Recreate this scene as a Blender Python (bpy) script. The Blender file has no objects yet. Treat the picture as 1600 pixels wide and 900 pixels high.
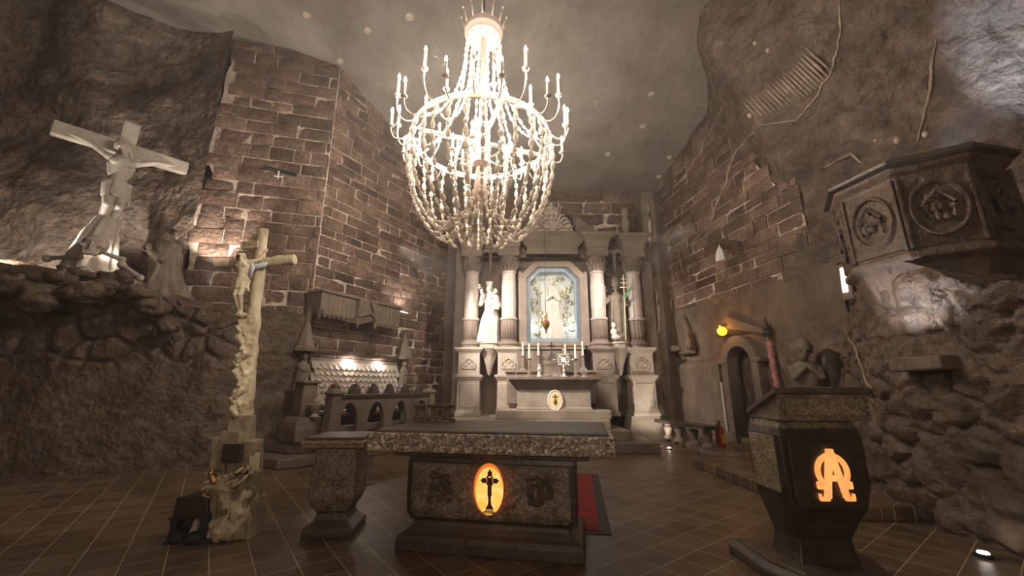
import bpy, math, random
from mathutils import Vector as V, Matrix, noise
PI = math.pi
R = math.radians
scn = bpy.context.scene
col = scn.collection
random.seed(7)

# ------------------------------------------------------------------ camera, world, exposure, main lights
H, F, PITCH = 1.45, 620.0, math.atan(0.25)
SP, CP = math.sin(PITCH), math.cos(PITCH)
cam = bpy.data.objects.new('camera', bpy.data.cameras.new('camera'))
col.objects.link(cam); scn.camera = cam
cam.location = (0, 0, H); cam.rotation_euler = (PI/2 + PITCH, 0, 0)
cam.data.sensor_width = 36; cam.data.lens = F/1600*36; cam.data.clip_end = 200

def ray(px, py):
    u, v = (px-800)/F, (450-py)/F
    return u, CP - v*SP, v*CP + SP
def at(px, py, Y):                       # world point seen at a pixel, at depth Y
    a, b, c = ray(px, py); t = Y/b
    return V((a*t, Y, H + c*t))
def on(px, py, z=0):                     # world point seen at a pixel, at height z
    a, b, c = ray(px, py); t = (z-H)/c
    return V((a*t, b*t, z))

scn.view_settings.view_transform = 'Standard'; scn.view_settings.look = 'None'
scn.view_settings.gamma = 1; scn.view_settings.use_curve_mapping = False
scn.view_settings.exposure = 1.42
w = bpy.data.worlds.new('world'); scn.world = w; w.use_nodes = True
w.node_tree.nodes['Background'].inputs[0].default_value = (.5, .42, .34, 1)
w.node_tree.nodes['Background'].inputs[1].default_value = 0.02
BULB = 460.0                              # strength of the chandelier's bulbs

def spot(name, loc, tgt, energy, ang, color=(1, .82, .64), size=.06, blend=.6):
    l = bpy.data.lights.new(name, 'SPOT'); l.energy = energy; l.color = color
    l.spot_size = R(ang); l.spot_blend = blend; l.shadow_soft_size = size
    o = bpy.data.objects.new(name, l); col.objects.link(o); o.location = loc
    o.rotation_euler = (V(tgt)-V(loc)).to_track_quat('-Z', 'Y').to_euler(); return o
def point(name, loc, energy, color=(1, .8, .6), size=.08):
    l = bpy.data.lights.new(name, 'POINT'); l.energy = energy; l.color = color; l.shadow_soft_size = size
    o = bpy.data.objects.new(name, l); col.objects.link(o); o.location = loc; return o

# other chandeliers of the hall, behind the camera
point('hall_lamp', (-1.5, -5.5, 3.0), 105, size=.4)
point('hall_lamp', (1.2, -6.0, 3.0), 80, size=.4)
# spotlight on the tall wooden crucifix
spot('wood_spot', (1.0, 1.2, 4.6), (-2.9, 4.4, 2.2), 190, 30, (1, .88, .70), .08, .8)
# lamps aimed at the altar
spot('altar_spot', (-2.6, 8.6, 4.6), (1.2, 12, 2.6), 760, 62, (1, .90, .79), .12)
spot('altar_spot', (4.3, 8.8, 5.2), (1.0, 12, 3.2), 380, 60, (1, .90, .79), .12)
# lamp behind the mound under the carved crucifix, and the one that lights the brick beside it
spot('crucifix_lamp', (-8.75, 6.70, 3.70), (-8.1, 7.5, 5.3), 120, 85, (1, .90, .77), .03)
point('mound_lamp', (-7.75, 7.25, 3.95), 4, (1, .88, .72), .012)
spot('brick_lamp', (-6.25, 7.95, 3.5), (-6.95, 8.5, 6.0), 170, 62, (1, .88, .75), .02, .45)
spot('ledge_lamp', (-9.2, 6.75, 3.75), (-10.4, 8.2, 4.5), 60, 100, (1, .88, .72), .02)
# cold lamp high on the right wall, lamp under the pulpit, lamp over the stall canopy
spot('cold_lamp', (5.5, 4.6, 4.3), (8.0, 3.9, 7.0), 300, 58, (.60, .77, 1), .06)
spot('pulpit_lamp', (4.15, 4.45, 2.25), (4.7, 4.35, 2.6), 9, 130, (.92, .93, 1), .012)
point('bench_lamp', (-3.95, 9.95, 2.08), 5, (1, .9, .78), .012)
point('bench_lamp', (-3.5, 10.8, 2.08), 4, (1, .9, .78), .012)

# ------------------------------------------------------------------ materials
MATS = {}
def nodes(name):
    m = bpy.data.materials.new(name); m.use_nodes = True; nt = m.node_tree
    return m, nt, nt.nodes['Principled BSDF']
def link(nt, a, b): nt.links.new(a, b)
def ramp(nt, fac, stops):
    r = nt.nodes.new('ShaderNodeValToRGB'); link(nt, fac, r.inputs[0])
    e = r.color_ramp.elements
    while len(e) < len(stops): e.new(.5)
    for q, (p, c) in zip(e, stops): q.position = p; q.color = (*c, 1)
    return r.outputs[0]
def stone(name, c1, c2, sc=3, rough=.8, bump=.4, bsc=14, fleck=None, cell=0, dist=.02, streak=1.0, spec=.3, island=0):
    m, nt, p = nodes(name); N = nt.nodes
    tc = N.new('ShaderNodeTexCoord'); mp = N.new('ShaderNodeMapping'); link(nt, tc.outputs['Object'], mp.inputs[0])
    mp.inputs['Scale'].default_value = (1, 1, streak)
    n1 = N.new('ShaderNodeTexNoise'); n1.inputs['Scale'].default_value = sc; n1.inputs['Detail'].default_value = 7; n1.inputs['Roughness'].default_value = .65
    link(nt, mp.outputs[0], n1.inputs['Vector'])
    c = ramp(nt, n1.outputs['Fac'], [(.32, c1), (.68, c2)])
    n2 = N.new('ShaderNodeTexNoise'); n2.inputs['Scale'].default_value = bsc; n2.inputs['Detail'].default_value = 8
    link(nt, mp.outputs[0], n2.inputs['Vector'])
    h = n2.outputs['Fac']
    if fleck:
        v = N.new('ShaderNodeTexVoronoi'); v.inputs['Scale'].default_value = fleck[0]; link(nt, tc.outputs['Object'], v.inputs['Vector'])
        sep = N.new('ShaderNodeSeparateColor'); link(nt, v.outputs['Color'], sep.inputs[0])
        f = ramp(nt, sep.outputs[0], [(.0, (.25,)*3), (.55, (.8,)*3), (.8, (1.3,)*3), (1, (fleck[1],)*3)])
        mx = N.new('ShaderNodeMix'); mx.data_type = 'RGBA'; mx.blend_type = 'MULTIPLY'; mx.inputs[0].default_value = fleck[2]
        link(nt, c, mx.inputs[6]); link(nt, f, mx.inputs[7]); c = mx.outputs[2]
        ad = N.new('ShaderNodeMath'); ad.operation = 'ADD'; link(nt, h, ad.inputs[0]); link(nt, sep.outputs[0], ad.inputs[1]); h = ad.outputs[0]
    if island:
        g = N.new('ShaderNodeNewGeometry'); f = ramp(nt, g.outputs['Random Per Island'], [(0, (1-island,)*3), (.5, (1, .97, .95)), (1, (1+island,)*3)])
        mx = N.new('ShaderNodeMix'); mx.data_type = 'RGBA'; mx.blend_type = 'MULTIPLY'; mx.inputs[0].default_value = 1
        link(nt, c, mx.inputs[6]); link(nt, f, mx.inputs[7]); c = mx.outputs[2]
    if cell:
        v = N.new('ShaderNodeTexVoronoi'); v.feature = 'DISTANCE_TO_EDGE'; v.inputs['Scale'].default_value = cell
        link(nt, mp.outputs[0], v.inputs['Vector'])
        q = ramp(nt, v.outputs['Distance'], [(0, (0,)*3), (.12, (1,)*3)])
        ad = N.new('ShaderNodeMath'); ad.operation = 'ADD'; link(nt, h, ad.inputs[0]); link(nt, q, ad.inputs[1]); h = ad.outputs[0]
    b = N.new('ShaderNodeBump'); b.inputs['Strength'].default_value = bump; b.inputs['Distance'].default_value = dist
    link(nt, h, b.inputs['Height']); link(nt, b.outputs[0], p.inputs['Normal'])
    link(nt, c, p.inputs['Base Color']); p.inputs['Roughness'].default_value = rough
    p.inputs['Specular IOR Level'].default_value = spec
    MATS[name] = m; return m
def plain(name, c, rough=.5, metal=0, sc=20, var=.15):
    m, nt, p = nodes(name)
    n = nt.nodes.new('ShaderNodeTexNoise'); n.inputs['Scale'].default_value = sc
    cc = ramp(nt, n.outputs['Fac'], [(.3, tuple(x*(1-var) for x in c)), (.7, tuple(min(1, x*(1+var)) for x in c))])
    link(nt, cc, p.inputs['Base Color']); p.inputs['Roughness'].default_value = rough; p.inputs['Metallic'].default_value = metal
    MATS[name] = m; return m
def glow(name, c, s, c2=None, sc=6):
    m, nt, p = nodes(name); p.inputs['Base Color'].default_value = (*[x*.6 for x in c], 1); p.inputs['Roughness'].default_value = .5
    if c2:
        n = nt.nodes.new('ShaderNodeTexNoise'); n.inputs['Scale'].default_value = sc; n.inputs['Detail'].default_value = 4
        link(nt, ramp(nt, n.outputs['Fac'], [(.35, c), (.65, c2)]), p.inputs['Emission Color'])
    else: p.inputs['Emission Color'].default_value = (*c, 1)
    p.inputs['Emission Strength'].default_value = s; MATS[name] = m; return m

stone('brick', (.10, .060, .045), (.27, .18, .135), 2.2, .55, .9, 11, fleck=(28, 1.5, .45), dist=.05, spec=.5, island=.4)
stone('mortar', (.30, .22, .17), (.78, .67, .56), 5, .8, .3, 20)
stone('rock', (.075, .05, .037), (.21, .15, .115), 1.6, .6, 1.0, 6, fleck=(7, 1.5, .35), dist=.14, spec=.5)
stone('rock_smooth', (.11, .075, .052), (.21, .15, .108), 2.0, .6, .9, 16, dist=.04, streak=.5, spec=.45)
stone('cobble', (.07, .046, .032), (.19, .13, .09), 2.6, .58, .9, 12, fleck=(11, 1.4, .3), dist=.06, spec=.5)
stone('ceiling', (.17, .145, .125), (.30, .265, .235), .8, .5, .6, 4, dist=.06, spec=.5)
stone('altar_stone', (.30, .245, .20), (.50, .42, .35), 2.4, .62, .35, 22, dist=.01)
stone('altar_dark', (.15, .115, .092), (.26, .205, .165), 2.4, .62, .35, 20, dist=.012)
stone('column_stone', (.34, .29, .25), (.58, .51, .45), 3.2, .45, .25, 12, dist=.008, spec=.5)
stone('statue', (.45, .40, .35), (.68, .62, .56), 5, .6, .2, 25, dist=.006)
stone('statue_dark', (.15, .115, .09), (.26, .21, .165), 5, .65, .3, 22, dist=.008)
stone('crucifix_stone', (.34, .29, .25), (.52, .46, .40), 4, .6, .3, 18, dist=.008)
stone('granite', (.42, .32, .26), (.74, .62, .52), 14, .45, .9, 60, fleck=(52, 2.2, .95), dist=.012, spec=.6)
stone('slab_top', (.085, .066, .05), (.17, .135, .10), 5, .5, .4, 30, dist=.006, spec=.35)
stone('salt_carved', (.15, .11, .085), (.36, .29, .225), 5, .5, .7, 26, fleck=(60, 2.0, .6), dist=.012, spec=.5)
stone('salt_light', (.24, .185, .115), (.46, .37, .24), 8, .5, .8, 40, fleck=(70, 2.0, .6), dist=.01, spec=.5)
stone('salt_dark', (.032, .024, .018), (.08, .06, .045), 5, .35, .5, 25, dist=.01, spec=.6)
stone('base_dark', (.06, .045, .035), (.13, .10, .075), 4, .45, .6, 18, dist=.015, spec=.5)
stone('wood_gold', (.36, .27, .16), (.88, .77, .56), 9, .5, .8, 30, dist=.012, streak=.4)
stone('wood_grey', (.18, .135, .09), (.42, .34, .23), 6, .6, .8, 20, dist=.015)
stone('wood_dark', (.045, .03, .022), (.10, .07, .05), 8, .4, .4, 20, dist=.005, streak=.2)
stone('shell', (.36, .29, .23), (.62, .53, .45), 4, .4, .5, 25, dist=.01, spec=.6)
stone('rib_white', (.36, .28, .21), (.66, .56, .46), 5, .8, .8, 14, dist=.02)
stone('vein', (.26, .19, .14), (.50, .40, .31), 5, .8, .8, 14, dist=.02)
stone('relief_stone', (.07, .05, .04), (.17, .13, .10), 9, .8, 1, 40, dist=.01)
plain('metal_white', (.74, .64, .54), .35, .3)
plain('stem_pink', (.62, .46, .40), .4, 0)
plain('candle', (.85, .76, .6), .5)
plain('brass', (.62, .36, .14), .3, .9)
plain('silver', (.72, .68, .63), .3, .7)
plain('iron', (.05, .045, .04), .5, .6)
plain('white', (.8, .78, .74), .6)
plain('ivory', (.78, .66, .48), .5)
plain('hair', (.03, .02, .015), .7)
plain('cloth_white', (.75, .78, .85), .7)
plain('black', (.012, .012, .013), .6)
plain('red', (.45, .03, .025), .35)
plain('yellow', (.85, .62, .05), .4)
plain('green', (.10, .30, .12), .5)
plain('pink_tube', (.55, .22, .20), .35)
plain('frame_blue', (.20, .25, .30), .35)
plain('relief_green', (.42, .40, .27), .55, 0, 9, .35)
plain('navy', (.03, .032, .045), .6)
m, nt, p = nodes('bead')
tr = nt.nodes.new('ShaderNodeBsdfTranslucent'); tr.inputs[0].default_value = (1, .93, .86, 1)
p.inputs['Base Color'].default_value = (.96, .90, .83, 1); p.inputs['Roughness'].default_value = .12; p.inputs['Specular IOR Level'].default_value = .7
mx = nt.nodes.new('ShaderNodeMixShader'); mx.inputs[0].default_value = .3
link(nt, p.outputs[0], mx.inputs[1]); link(nt, tr.outputs[0], mx.inputs[2]); link(nt, mx.outputs[0], nt.nodes['Material Output'].inputs[0])
MATS['bead'] = m
glow('bulb', (1, .86, .70), BULB)
glow('medallion', (1, .44, .05), .42, (1, .66, .20), 7)
glow('medallion_side', (1, .24, .03), .3)
glow('alpha', (1, .30, .07), .42, (1, .43, .13), 9)
glow('altar_medallion', (.75, .50, .2), .25, (.95, .85, .6), 12)
glow('amber', (1, .40, .02), 1.4)
glow('lamp_white', (1, .92, .82), 14)
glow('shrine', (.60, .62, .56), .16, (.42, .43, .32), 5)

# tiled floor
m, nt, p = nodes('floor_tiles'); N = nt.nodes
tc = N.new('ShaderNodeTexCoord'); mp = N.new('ShaderNodeMapping'); mp.inputs['Rotation'].default_value = (0, 0, R(-53.3+90-0))
mp.inputs['Rotation'].default_value = (0, 0, -R(36.7)); mp.inputs['Location'].default_value = (.07, .12, 0)
link(nt, tc.outputs['Object'], mp.inputs[0])
br = N.new('ShaderNodeTexBrick'); br.offset = 0; br.inputs['Scale'].default_value = 1
br.inputs['Brick Width'].default_value = .30; br.inputs['Row Height'].default_value = .30
br.inputs['Mortar Size'].default_value = .0055; br.inputs['Mortar Smooth'].default_value = .3; br.inputs['Bias'].default_value = 0
link(nt, mp.outputs[0], br.inputs['Vector'])
n = N.new('ShaderNodeTexNoise'); n.inputs['Scale'].default_value = 2.5; n.inputs['Detail'].default_value = 8; link(nt, tc.outputs['Object'], n.inputs['Vector'])
a = ramp(nt, n.outputs['Fac'], [(.3, (.06, .034, .02)), (.7, (.15, .095, .056))])
b = ramp(nt, n.outputs['Fac'], [(.3, (.10, .065, .04)), (.7, (.21, .15, .095))])
link(nt, a, br.inputs['Color1']); link(nt, b, br.inputs['Color2'])
br.inputs['Mortar'].default_value = (.42, .33, .21, 1)
link(nt, br.outputs['Color'], p.inputs['Base Color']); p.inputs['Roughness'].default_value = .42
n3 = N.new('ShaderNodeTexNoise'); n3.inputs['Scale'].default_value = 30; n3.inputs['Detail'].default_value = 6; link(nt, tc.outputs['Object'], n3.inputs['Vector'])
bp = N.new('ShaderNodeBump'); bp.inputs['Strength'].default_value = .35; bp.inputs['Distance'].default_value = .01
link(nt, n3.outputs['Fac'], bp.inputs['Height']); link(nt, bp.outputs[0], p.inputs['Normal'])
MATS['floor_tiles'] = m
# red ribbed mat
m, nt, p = nodes('red_mat'); N = nt.nodes
tc = N.new('ShaderNodeTexCoord'); wv = N.new('ShaderNodeTexWave'); wv.bands_direction = 'Y'; wv.inputs['Scale'].default_value = 5
wv.inputs['Distortion'].default_value = 3; wv.inputs['Detail Scale'].default_value = 6
link(nt, tc.outputs['Object'], wv.inputs['Vector'])
link(nt, ramp(nt, wv.outputs['Fac'], [(.35, (.03, .004, .005)), (.6, (.60, .02, .03))]), p.inputs['Base Color']); p.inputs['Roughness'].default_value = .8
MATS['red_mat'] = m

# ------------------------------------------------------------------ mesh builder
class B:
    def __init__(s): s.v = []; s.f = []
    def add(s, vs, fs, M=None):
        n = len(s.v)
        s.v += [tuple(M @ V(q)) for q in vs] if M else [tuple(q) for q in vs]
        s.f += [tuple(n+i for i in f) for f in fs]; return s
    def box(s, c, d, rz=0, M=None, top=(1, 1)):
        x, y, z = d[0]/2, d[1]/2, d[2]/2; tx, ty = top
        vs = [(-x, -y, -z), (x, -y, -z), (x, y, -z), (-x, y, -z), (-x*tx, -y*ty, z), (x*tx, -y*ty, z), (x*tx, y*ty, z), (-x*tx, y*ty, z)]
        T = Matrix.Translation(c) @ Matrix.Rotation(rz, 4, 'Z')
        return s.add(vs, [(3, 2, 1, 0), (4, 5, 6, 7), (0, 1, 5, 4), (1, 2, 6, 5), (2, 3, 7, 6), (3, 0, 4, 7)], (M @ T) if M else T)
    def rings(s, rs, M=None, cap=True):
        n = len(rs[0]); vs = [q for r in rs for q in r]; fs = []
        for k in range(len(rs)-1):
            for i in range(n):
                j = (i+1) % n; fs.append((k*n+i, k*n+j, (k+1)*n+j, (k+1)*n+i))
        if cap: fs.append(tuple(range(n-1, -1, -1))); fs.append(tuple((len(rs)-1)*n+i for i in range(n)))
        return s.add(vs, fs, M)
    def lathe(s, prof, n=16, c=(0, 0, 0), M=None, sq=None, rz=0, flute=0, nf=0):
        rs = []
        for r, z in prof:
            ring = []
            for i in range(n):
                a = 2*PI*i/n + rz
                rr = r
                if flute and nf: rr = r*(1+flute*math.cos(nf*a))
                ring.append((c[0]+rr*math.cos(a), c[1]+rr*math.sin(a)*(sq or 1), c[2]+z))
            rs.append(ring)
        return s.rings(rs, M)
    def sqprof(s, prof, c=(0, 0, 0), ratio=1, M=None):      # four-sided mouldings: prof = (half width, z)
        rs = [[(c[0]-r, c[1]-r*ratio, c[2]+z), (c[0]+r, c[1]-r*ratio, c[2]+z), (c[0]+r, c[1]+r*ratio, c[2]+z), (c[0]-r, c[1]+r*ratio, c[2]+z)] for r, z in prof]
        return s.rings(rs, M)
    def rect(s, prof, c=(0, 0, 0), M=None):                 # prof = (hx, hy, z)
        rs = [[(c[0]-a, c[1]-b, c[2]+z), (c[0]+a, c[1]-b, c[2]+z), (c[0]+a, c[1]+b, c[2]+z), (c[0]-a, c[1]+b, c[2]+z)] for a, b, z in prof]
        return s.rings(rs, M)
    def tube(s, pts, r, n=8, M=None):
        pts = [V(p) for p in pts]; rs = []; up = V((0, 0, 1))
        for i, p in enumerate(pts):
            t = (pts[min(i+1, len(pts)-1)]-pts[max(i-1, 0)]).normalized()
            a = t.cross(up)
            if a.length < .05: a = t.cross(V((0, 1, 0)))
            a.normalize(); b = a.cross(t).normalized()
            rr = r[i] if isinstance(r, (list, tuple)) else r
            rs.append([p + (a*math.cos(2*PI*k/n) + b*math.sin(2*PI*k/n))*rr for k in range(n)])
        return s.rings(rs, M)
    def ell(s, c, r, n=12, m=8, M=None, rot=None):
        if not isinstance(r, (tuple, list)): r = (r, r, r)
        T = Matrix.Translation(c)
        if rot: T = T @ Matrix.Rotation(rot[1], 4, rot[0])
        if M: T = M @ T
        vs = [(0, 0, -r[2])]; fs = []
        for j in range(1, m):
            a = -PI/2 + PI*j/m
            vs += [(r[0]*math.cos(a)*math.cos(2*PI*i/n), r[1]*math.cos(a)*math.sin(2*PI*i/n), r[2]*math.sin(a)) for i in range(n)]
        vs.append((0, 0, r[2])); L = len(vs)-1
        for i in range(n):
            k = (i+1) % n; fs.append((0, 1+k, 1+i)); fs.append((L, L-n+i, L-n+k))
            for j in range(m-2): fs.append((1+j*n+i, 1+j*n+k, 1+(j+1)*n+k, 1+(j+1)*n+i))
        return s.add(vs, fs, T)
    def cap(s, p0, p1, r0, r1, n=10, M=None):               # tapered capsule
        p0, p1 = V(p0), V(p1); d = (p1-p0); L = d.length or 1e-4; d.normalize(); pts = [p0-d*r0*.98]; rr = [r0*.15]
        for a in (50, 20): pts.append(p0-d*r0*math.sin(R(a))); rr.append(r0*math.cos(R(a)))
        pts.append(p0); rr.append(r0); pts.append(p1); rr.append(r1)
        for a in (20, 50): pts.append(p1+d*r1*math.sin(R(a))); rr.append(r1*math.cos(R(a)))
        pts.append(p1+d*r1*.98); rr.append(r1*.15)
        return s.tube(pts, rr, n, M)
    def robe(s, secs, folds=9, depth=.1, n=54, M=None, ph=0):   # secs = (cx, cy, z, rx, ry); folds deepen to the hem
        rs = []; z1 = max(q[2] for q in secs); z0 = min(q[2] for q in secs)
        for cx, cy, z, rx, ry in secs:
            k = (z1-z)/(z1-z0+1e-6); ring = []
            for i in range(n):
                a = 2*PI*i/n
                q = 1+depth*(.25+.75*k)*math.cos(folds*a+ph+1.2*k)+depth*.4*math.cos((folds+4)*a+2+k)
                ring.append((cx+rx*q*math.cos(a), cy+ry*q*math.sin(a), z))
            rs.append(ring)
        return s.rings(rs, M)
    def prism(s, poly, d, M=None, bevel=0):                 # polygon in x,z ; thickness d along +y
        n = len(poly); c = V((sum(p[0] for p in poly)/n, sum(p[1] for p in poly)/n))
        rs = []
        if bevel:
            rs.append([(c[0]+(x-c[0])*(1-bevel), 0, c[1]+(z-c[1])*(1-bevel)) for x, z in poly])
            rs.append([(x, d*.35, z) for x, z in poly])
        else: rs.append([(x, 0, z) for x, z in poly])
        rs.append([(x, d, z) for x, z in poly])
        return s.rings(rs, M)
    def build(s, name, mat, parent=None, smooth=False, bevel=0, loc=None, rz=None):
        me = bpy.data.meshes.new(name); me.from_pydata(s.v, [], s.f); me.validate(); me.update()
        import bmesh
        bm = bmesh.new(); bm.from_mesh(me); bmesh.ops.recalc_face_normals(bm, faces=bm.faces); bm.to_mesh(me); bm.free()
        me.materials.append(MATS[mat])
        o = bpy.data.objects.new(name, me); col.objects.link(o)
        if smooth:
            me.polygons.foreach_set('use_smooth', [True]*len(me.polygons))
            if smooth != 'all':
                try: me.set_sharp_from_angle(angle=R(smooth if smooth is not True else 40))
                except Exception: pass
        if bevel:
            b = o.modifiers.new('bevel', 'BEVEL'); b.width = bevel; b.segments = 2; b.limit_method = 'ANGLE'; b.angle_limit = R(40)
        if parent: o.parent = parent
        if loc is not None: o.location = loc
        if rz is not None: o.rotation_euler.z = rz
        return o
    def sculpt(s, name, mat, parent=None, vox=.02, it=3, disp=0, dsc=6):   # fuse all closed shapes into one continuous surface
        o = s.build(name, mat)
        r = o.modifiers.new('r', 'REMESH'); r.mode = 'VOXEL'; r.voxel_size = vox; r.use_smooth_shade = True
        if it:
            k = o.modifiers.new('s', 'SMOOTH'); k.factor = .5; k.iterations = it
        bpy.context.view_layer.update()
        dg = bpy.context.evaluated_depsgraph_get()
        me = bpy.data.meshes.new_from_object(o.evaluated_get(dg))
        old = o.data; o.modifiers.clear(); o.data = me; bpy.data.meshes.remove(old); me.name = name
        if not me.materials: me.materials.append(MATS[mat])
        if disp:
            for q in me.vertices: q.co += q.normal*disp*noise.noise(q.co*dsc)
        me.polygons.foreach_set('use_smooth', [True]*len(me.polygons))
        if parent: o.parent = parent
        return o

def tag(o, label, cat, group=None, kind=None):
    o['label'] = label; o['category'] = cat
    if group: o['group'] = group
    if kind: o['kind'] = kind
    return o
def thing(name, label, cat, loc=(0, 0, 0), rz=0, group=None):
    o = bpy.data.objects.new(name, None); o.empty_display_size = .1; col.objects.link(o)
    o.location = loc; o.rotation_euler = (0, 0, rz); return tag(o, label, cat, group)
def struct(o): o['kind'] = 'structure'; return o
def tree_copy(o, parent=None):
    c = o.copy(); col.objects.link(c)
    if parent: c.parent = parent
    for ch in [q for q in bpy.data.objects if q.parent == o]: tree_copy(ch, c)
    return c
def board(name, outer, holes, thick, mat, parent=None, M=None, bev=0):     # flat carved board with openings; outline in x,z, thickness along y
    cu = bpy.data.curves.new(name, 'CURVE'); cu.dimensions = '2D'; cu.fill_mode = 'BOTH'; cu.extrude = thick/2; cu.bevel_depth = bev
    for poly in [outer]+holes:
        sp = cu.splines.new('POLY'); sp.points.add(len(poly)-1)
        for q, (x, z) in zip(sp.points, poly): q.co = (x, z, 0, 1)
        sp.use_cyclic_u = True
    t = bpy.data.objects.new('t', cu); col.objects.link(t); bpy.context.view_layer.update()
    me = bpy.data.meshes.new_from_object(t.evaluated_get(bpy.context.evaluated_depsgraph_get())); bpy.data.objects.remove(t)
    me.transform(Matrix.Rotation(PI/2, 4, 'X'))
    if M: me.transform(M)
    me.materials.clear(); me.materials.append(MATS[mat]); me.name = name
    o = bpy.data.objects.new(name, me); col.objects.link(o)
    if parent: o.parent = parent
    return o
def text_mesh(name, s, size, mat, parent, M, ext=.004):
    cu = bpy.data.curves.new(name, 'FONT'); cu.body = s; cu.size = size; cu.extrude = ext; cu.align_x = 'CENTER'; cu.align_y = 'CENTER'
    t = bpy.data.objects.new('t', cu); col.objects.link(t); bpy.context.view_layer.update()
    me = bpy.data.meshes.new_from_object(t.evaluated_get(bpy.context.evaluated_depsgraph_get())); bpy.data.objects.remove(t)
    me.transform(M @ Matrix.Rotation(PI/2, 4, 'X')); me.materials.clear(); me.materials.append(MATS[mat]); me.name = name
    o = bpy.data.objects.new(name, me); col.objects.link(o); o.parent = parent; return o
def oval(cx, cz, a, b, n=28): return [(cx+a*math.cos(2*PI*i/n), cz+b*math.sin(2*PI*i/n)) for i in range(n)]
def T(x=0, y=0, z=0, rz=0, rx=0, ry=0, s=1):
    return Matrix.Translation((x, y, z)) @ Matrix.Rotation(rz, 4, 'Z') @ Matrix.Rotation(ry, 4, 'Y') @ Matrix.Rotation(rx, 4, 'X') @ Matrix.Scale(s, 4)
def fr(p, o=5): return noise.fractal(V(p), .9, 2.1, o)
def cob(p, k=.3):
    d = noise.voronoi(V(p))[0]; return min(d[1]-d[0], k)/k

# ------------------------------------------------------------------ rock and brick surfaces
def path_at(path, s):
    L = [(V(path[i+1])-V(path[i])).length for i in range(len(path)-1)]; tot = sum(L); d = s*tot
    for i, l in enumerate(L):
        if d <= l or i == len(L)-1:
            a, b = V(path[i]), V(path[i+1]); return a+(b-a)*(d/l), (b-a).normalized()
        d -= l
def sheet(name, path, z0, z1, nu, nv, disp, mat, cut=None, top=None, smooth='all'):
    # an uneven vertical surface along a plan path; the room lies to the right of the direction of travel
    b = B(); vs = []; fs = []
    for i in range(nu+1):
        s = i/nu; p, _ = path_at(path, s)
        pa, _ = path_at(path, max(0, s-.03)); pb, _ = path_at(path, min(1, s+.03)); t = (pb-pa).normalized(); n = V((t.y, -t.x))
        zt = top(p.x, p.y) if top else z1
        for j in range(nv+1):
            z = z0+(zt-z0)*j/nv; d = disp(p.x, p.y, z, s)
            vs.append((p.x+n.x*d, p.y+n.y*d, z))
    for i in range(nu):
        for j in range(nv):
            k = i*(nv+1)+j
            if cut:
                c = [sum(vs[q][a] for q in (k, k+1, k+nv+1, k+nv+2))/4 for a in range(3)]
                if cut(*c): continue
            fs.append((k, k+nv+1, k+nv+2, k+1))
    b.add(vs, fs)
    return struct(b.build(name, mat, smooth=smooth))

def brick_wall(name, P0, P1, z0, ztop, rh, bw, seed, left=None, ext=0, keep=None, drop=.12):
    # coursed salt blocks: every block has its own depth, tilt and hewn face, with pale joints behind
    rnd = random.Random(seed); P0, P1 = V(P0), V(P1); L = (P1-P0).length; d = (P1-P0).normalized(); n = V((d.y, -d.x))
    blocks = B(); back = B(); z = z0; row = 0
    zmax = max(ztop(0), ztop(L/2), ztop(L))
    def P(s, z, w): q = P0+d*s+n*w; return (q.x, q.y, z)
    nb, nz_ = 24, 30; vs = []
    for j in range(nz_+1):
        for i in range(nb+1):
            k = j/nz_; s_ = L*i/nb; z_ = z0+(ztop(s_)-drop-z0)*k
            if left: a_ = left(z_)+.28; s_ = a_+(L-a_)*i/nb
            vs.append(P(s_, z_, .0))
    W_ = nb+1; back.add(vs, [(j*W_+i, j*W_+i+1, (j+1)*W_+i+1, (j+1)*W_+i) for i in range(nb) for j in range(nz_)])
    while z < zmax:
        h = rh*rnd.uniform(.82, 1.2); s = -rnd.uniform(0, bw)
        while s < L+ext:
            ww = bw*rnd.uniform(.6, 1.45); s0, s1 = max(s, 0), min(s+ww, L+ext); s += ww
            zm = z+h/2
            if s1-s0 < .035 or zm > ztop(min(L, (s0+s1)/2)): continue
            if left and s0 < left(zm): continue
            if keep and not keep((s0+s1)/2, zm): continue
            g = rnd.uniform(.008, .019); dep = rnd.uniform(.02, .06); sl = rnd.uniform(-.012, .012)
            a, b_, c, e = s0+g, s1-g, z+g, z+h-g; nx, nz = 5, 4; bv = .018
            vs = []; fs = []
            for i in range(nx+1):
                for j in range(nz+1):
                    u, w_ = i/nx, j/nz; edge = i in (0, nx) or j in (0, nz)
                    su = a+(b_-a)*u; zz = c+(e-c)*w_
                    q = P(su, zz, 0)
                    off = dep + sl*(u-.5)*2 + .022*noise.noise(V(q)*3.1) + .012*noise.noise(V(q)*9)
                    if edge: off -= .02
                    vs.append(P(su + (rnd.uniform(-.006, .006)), zz+.012*noise.noise(V((su*1.3, z*5, 3))), off))
            W = nz+1
            for i in range(nx):
                for j in range(nz): fs.append((i*W+j, (i+1)*W+j, (i+1)*W+j+1, i*W+j+1))
            rim = [i*W for i in range(nx+1)]+[nx*W+j for j in range(1, W)]+[i*W+nz for i in range(nx-1, -1, -1)]+[j for j in range(nz-1, 0, -1)]
            base = len(vs)
            for k in rim:
                q = V(vs[k]); vs.append((q.x-n.x*.09, q.y-n.y*.09, q.z))
            for k in range(len(rim)): k2 = (k+1) % len(rim); fs.append((rim[k], base+k, base+k2, rim[k2]))
            blocks.add(vs, fs)
        z += h; row += 1
    o = struct(back.build(name, 'mortar'))
    blocks.build('stone_blocks', 'brick', o, smooth=35)
    return o

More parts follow.
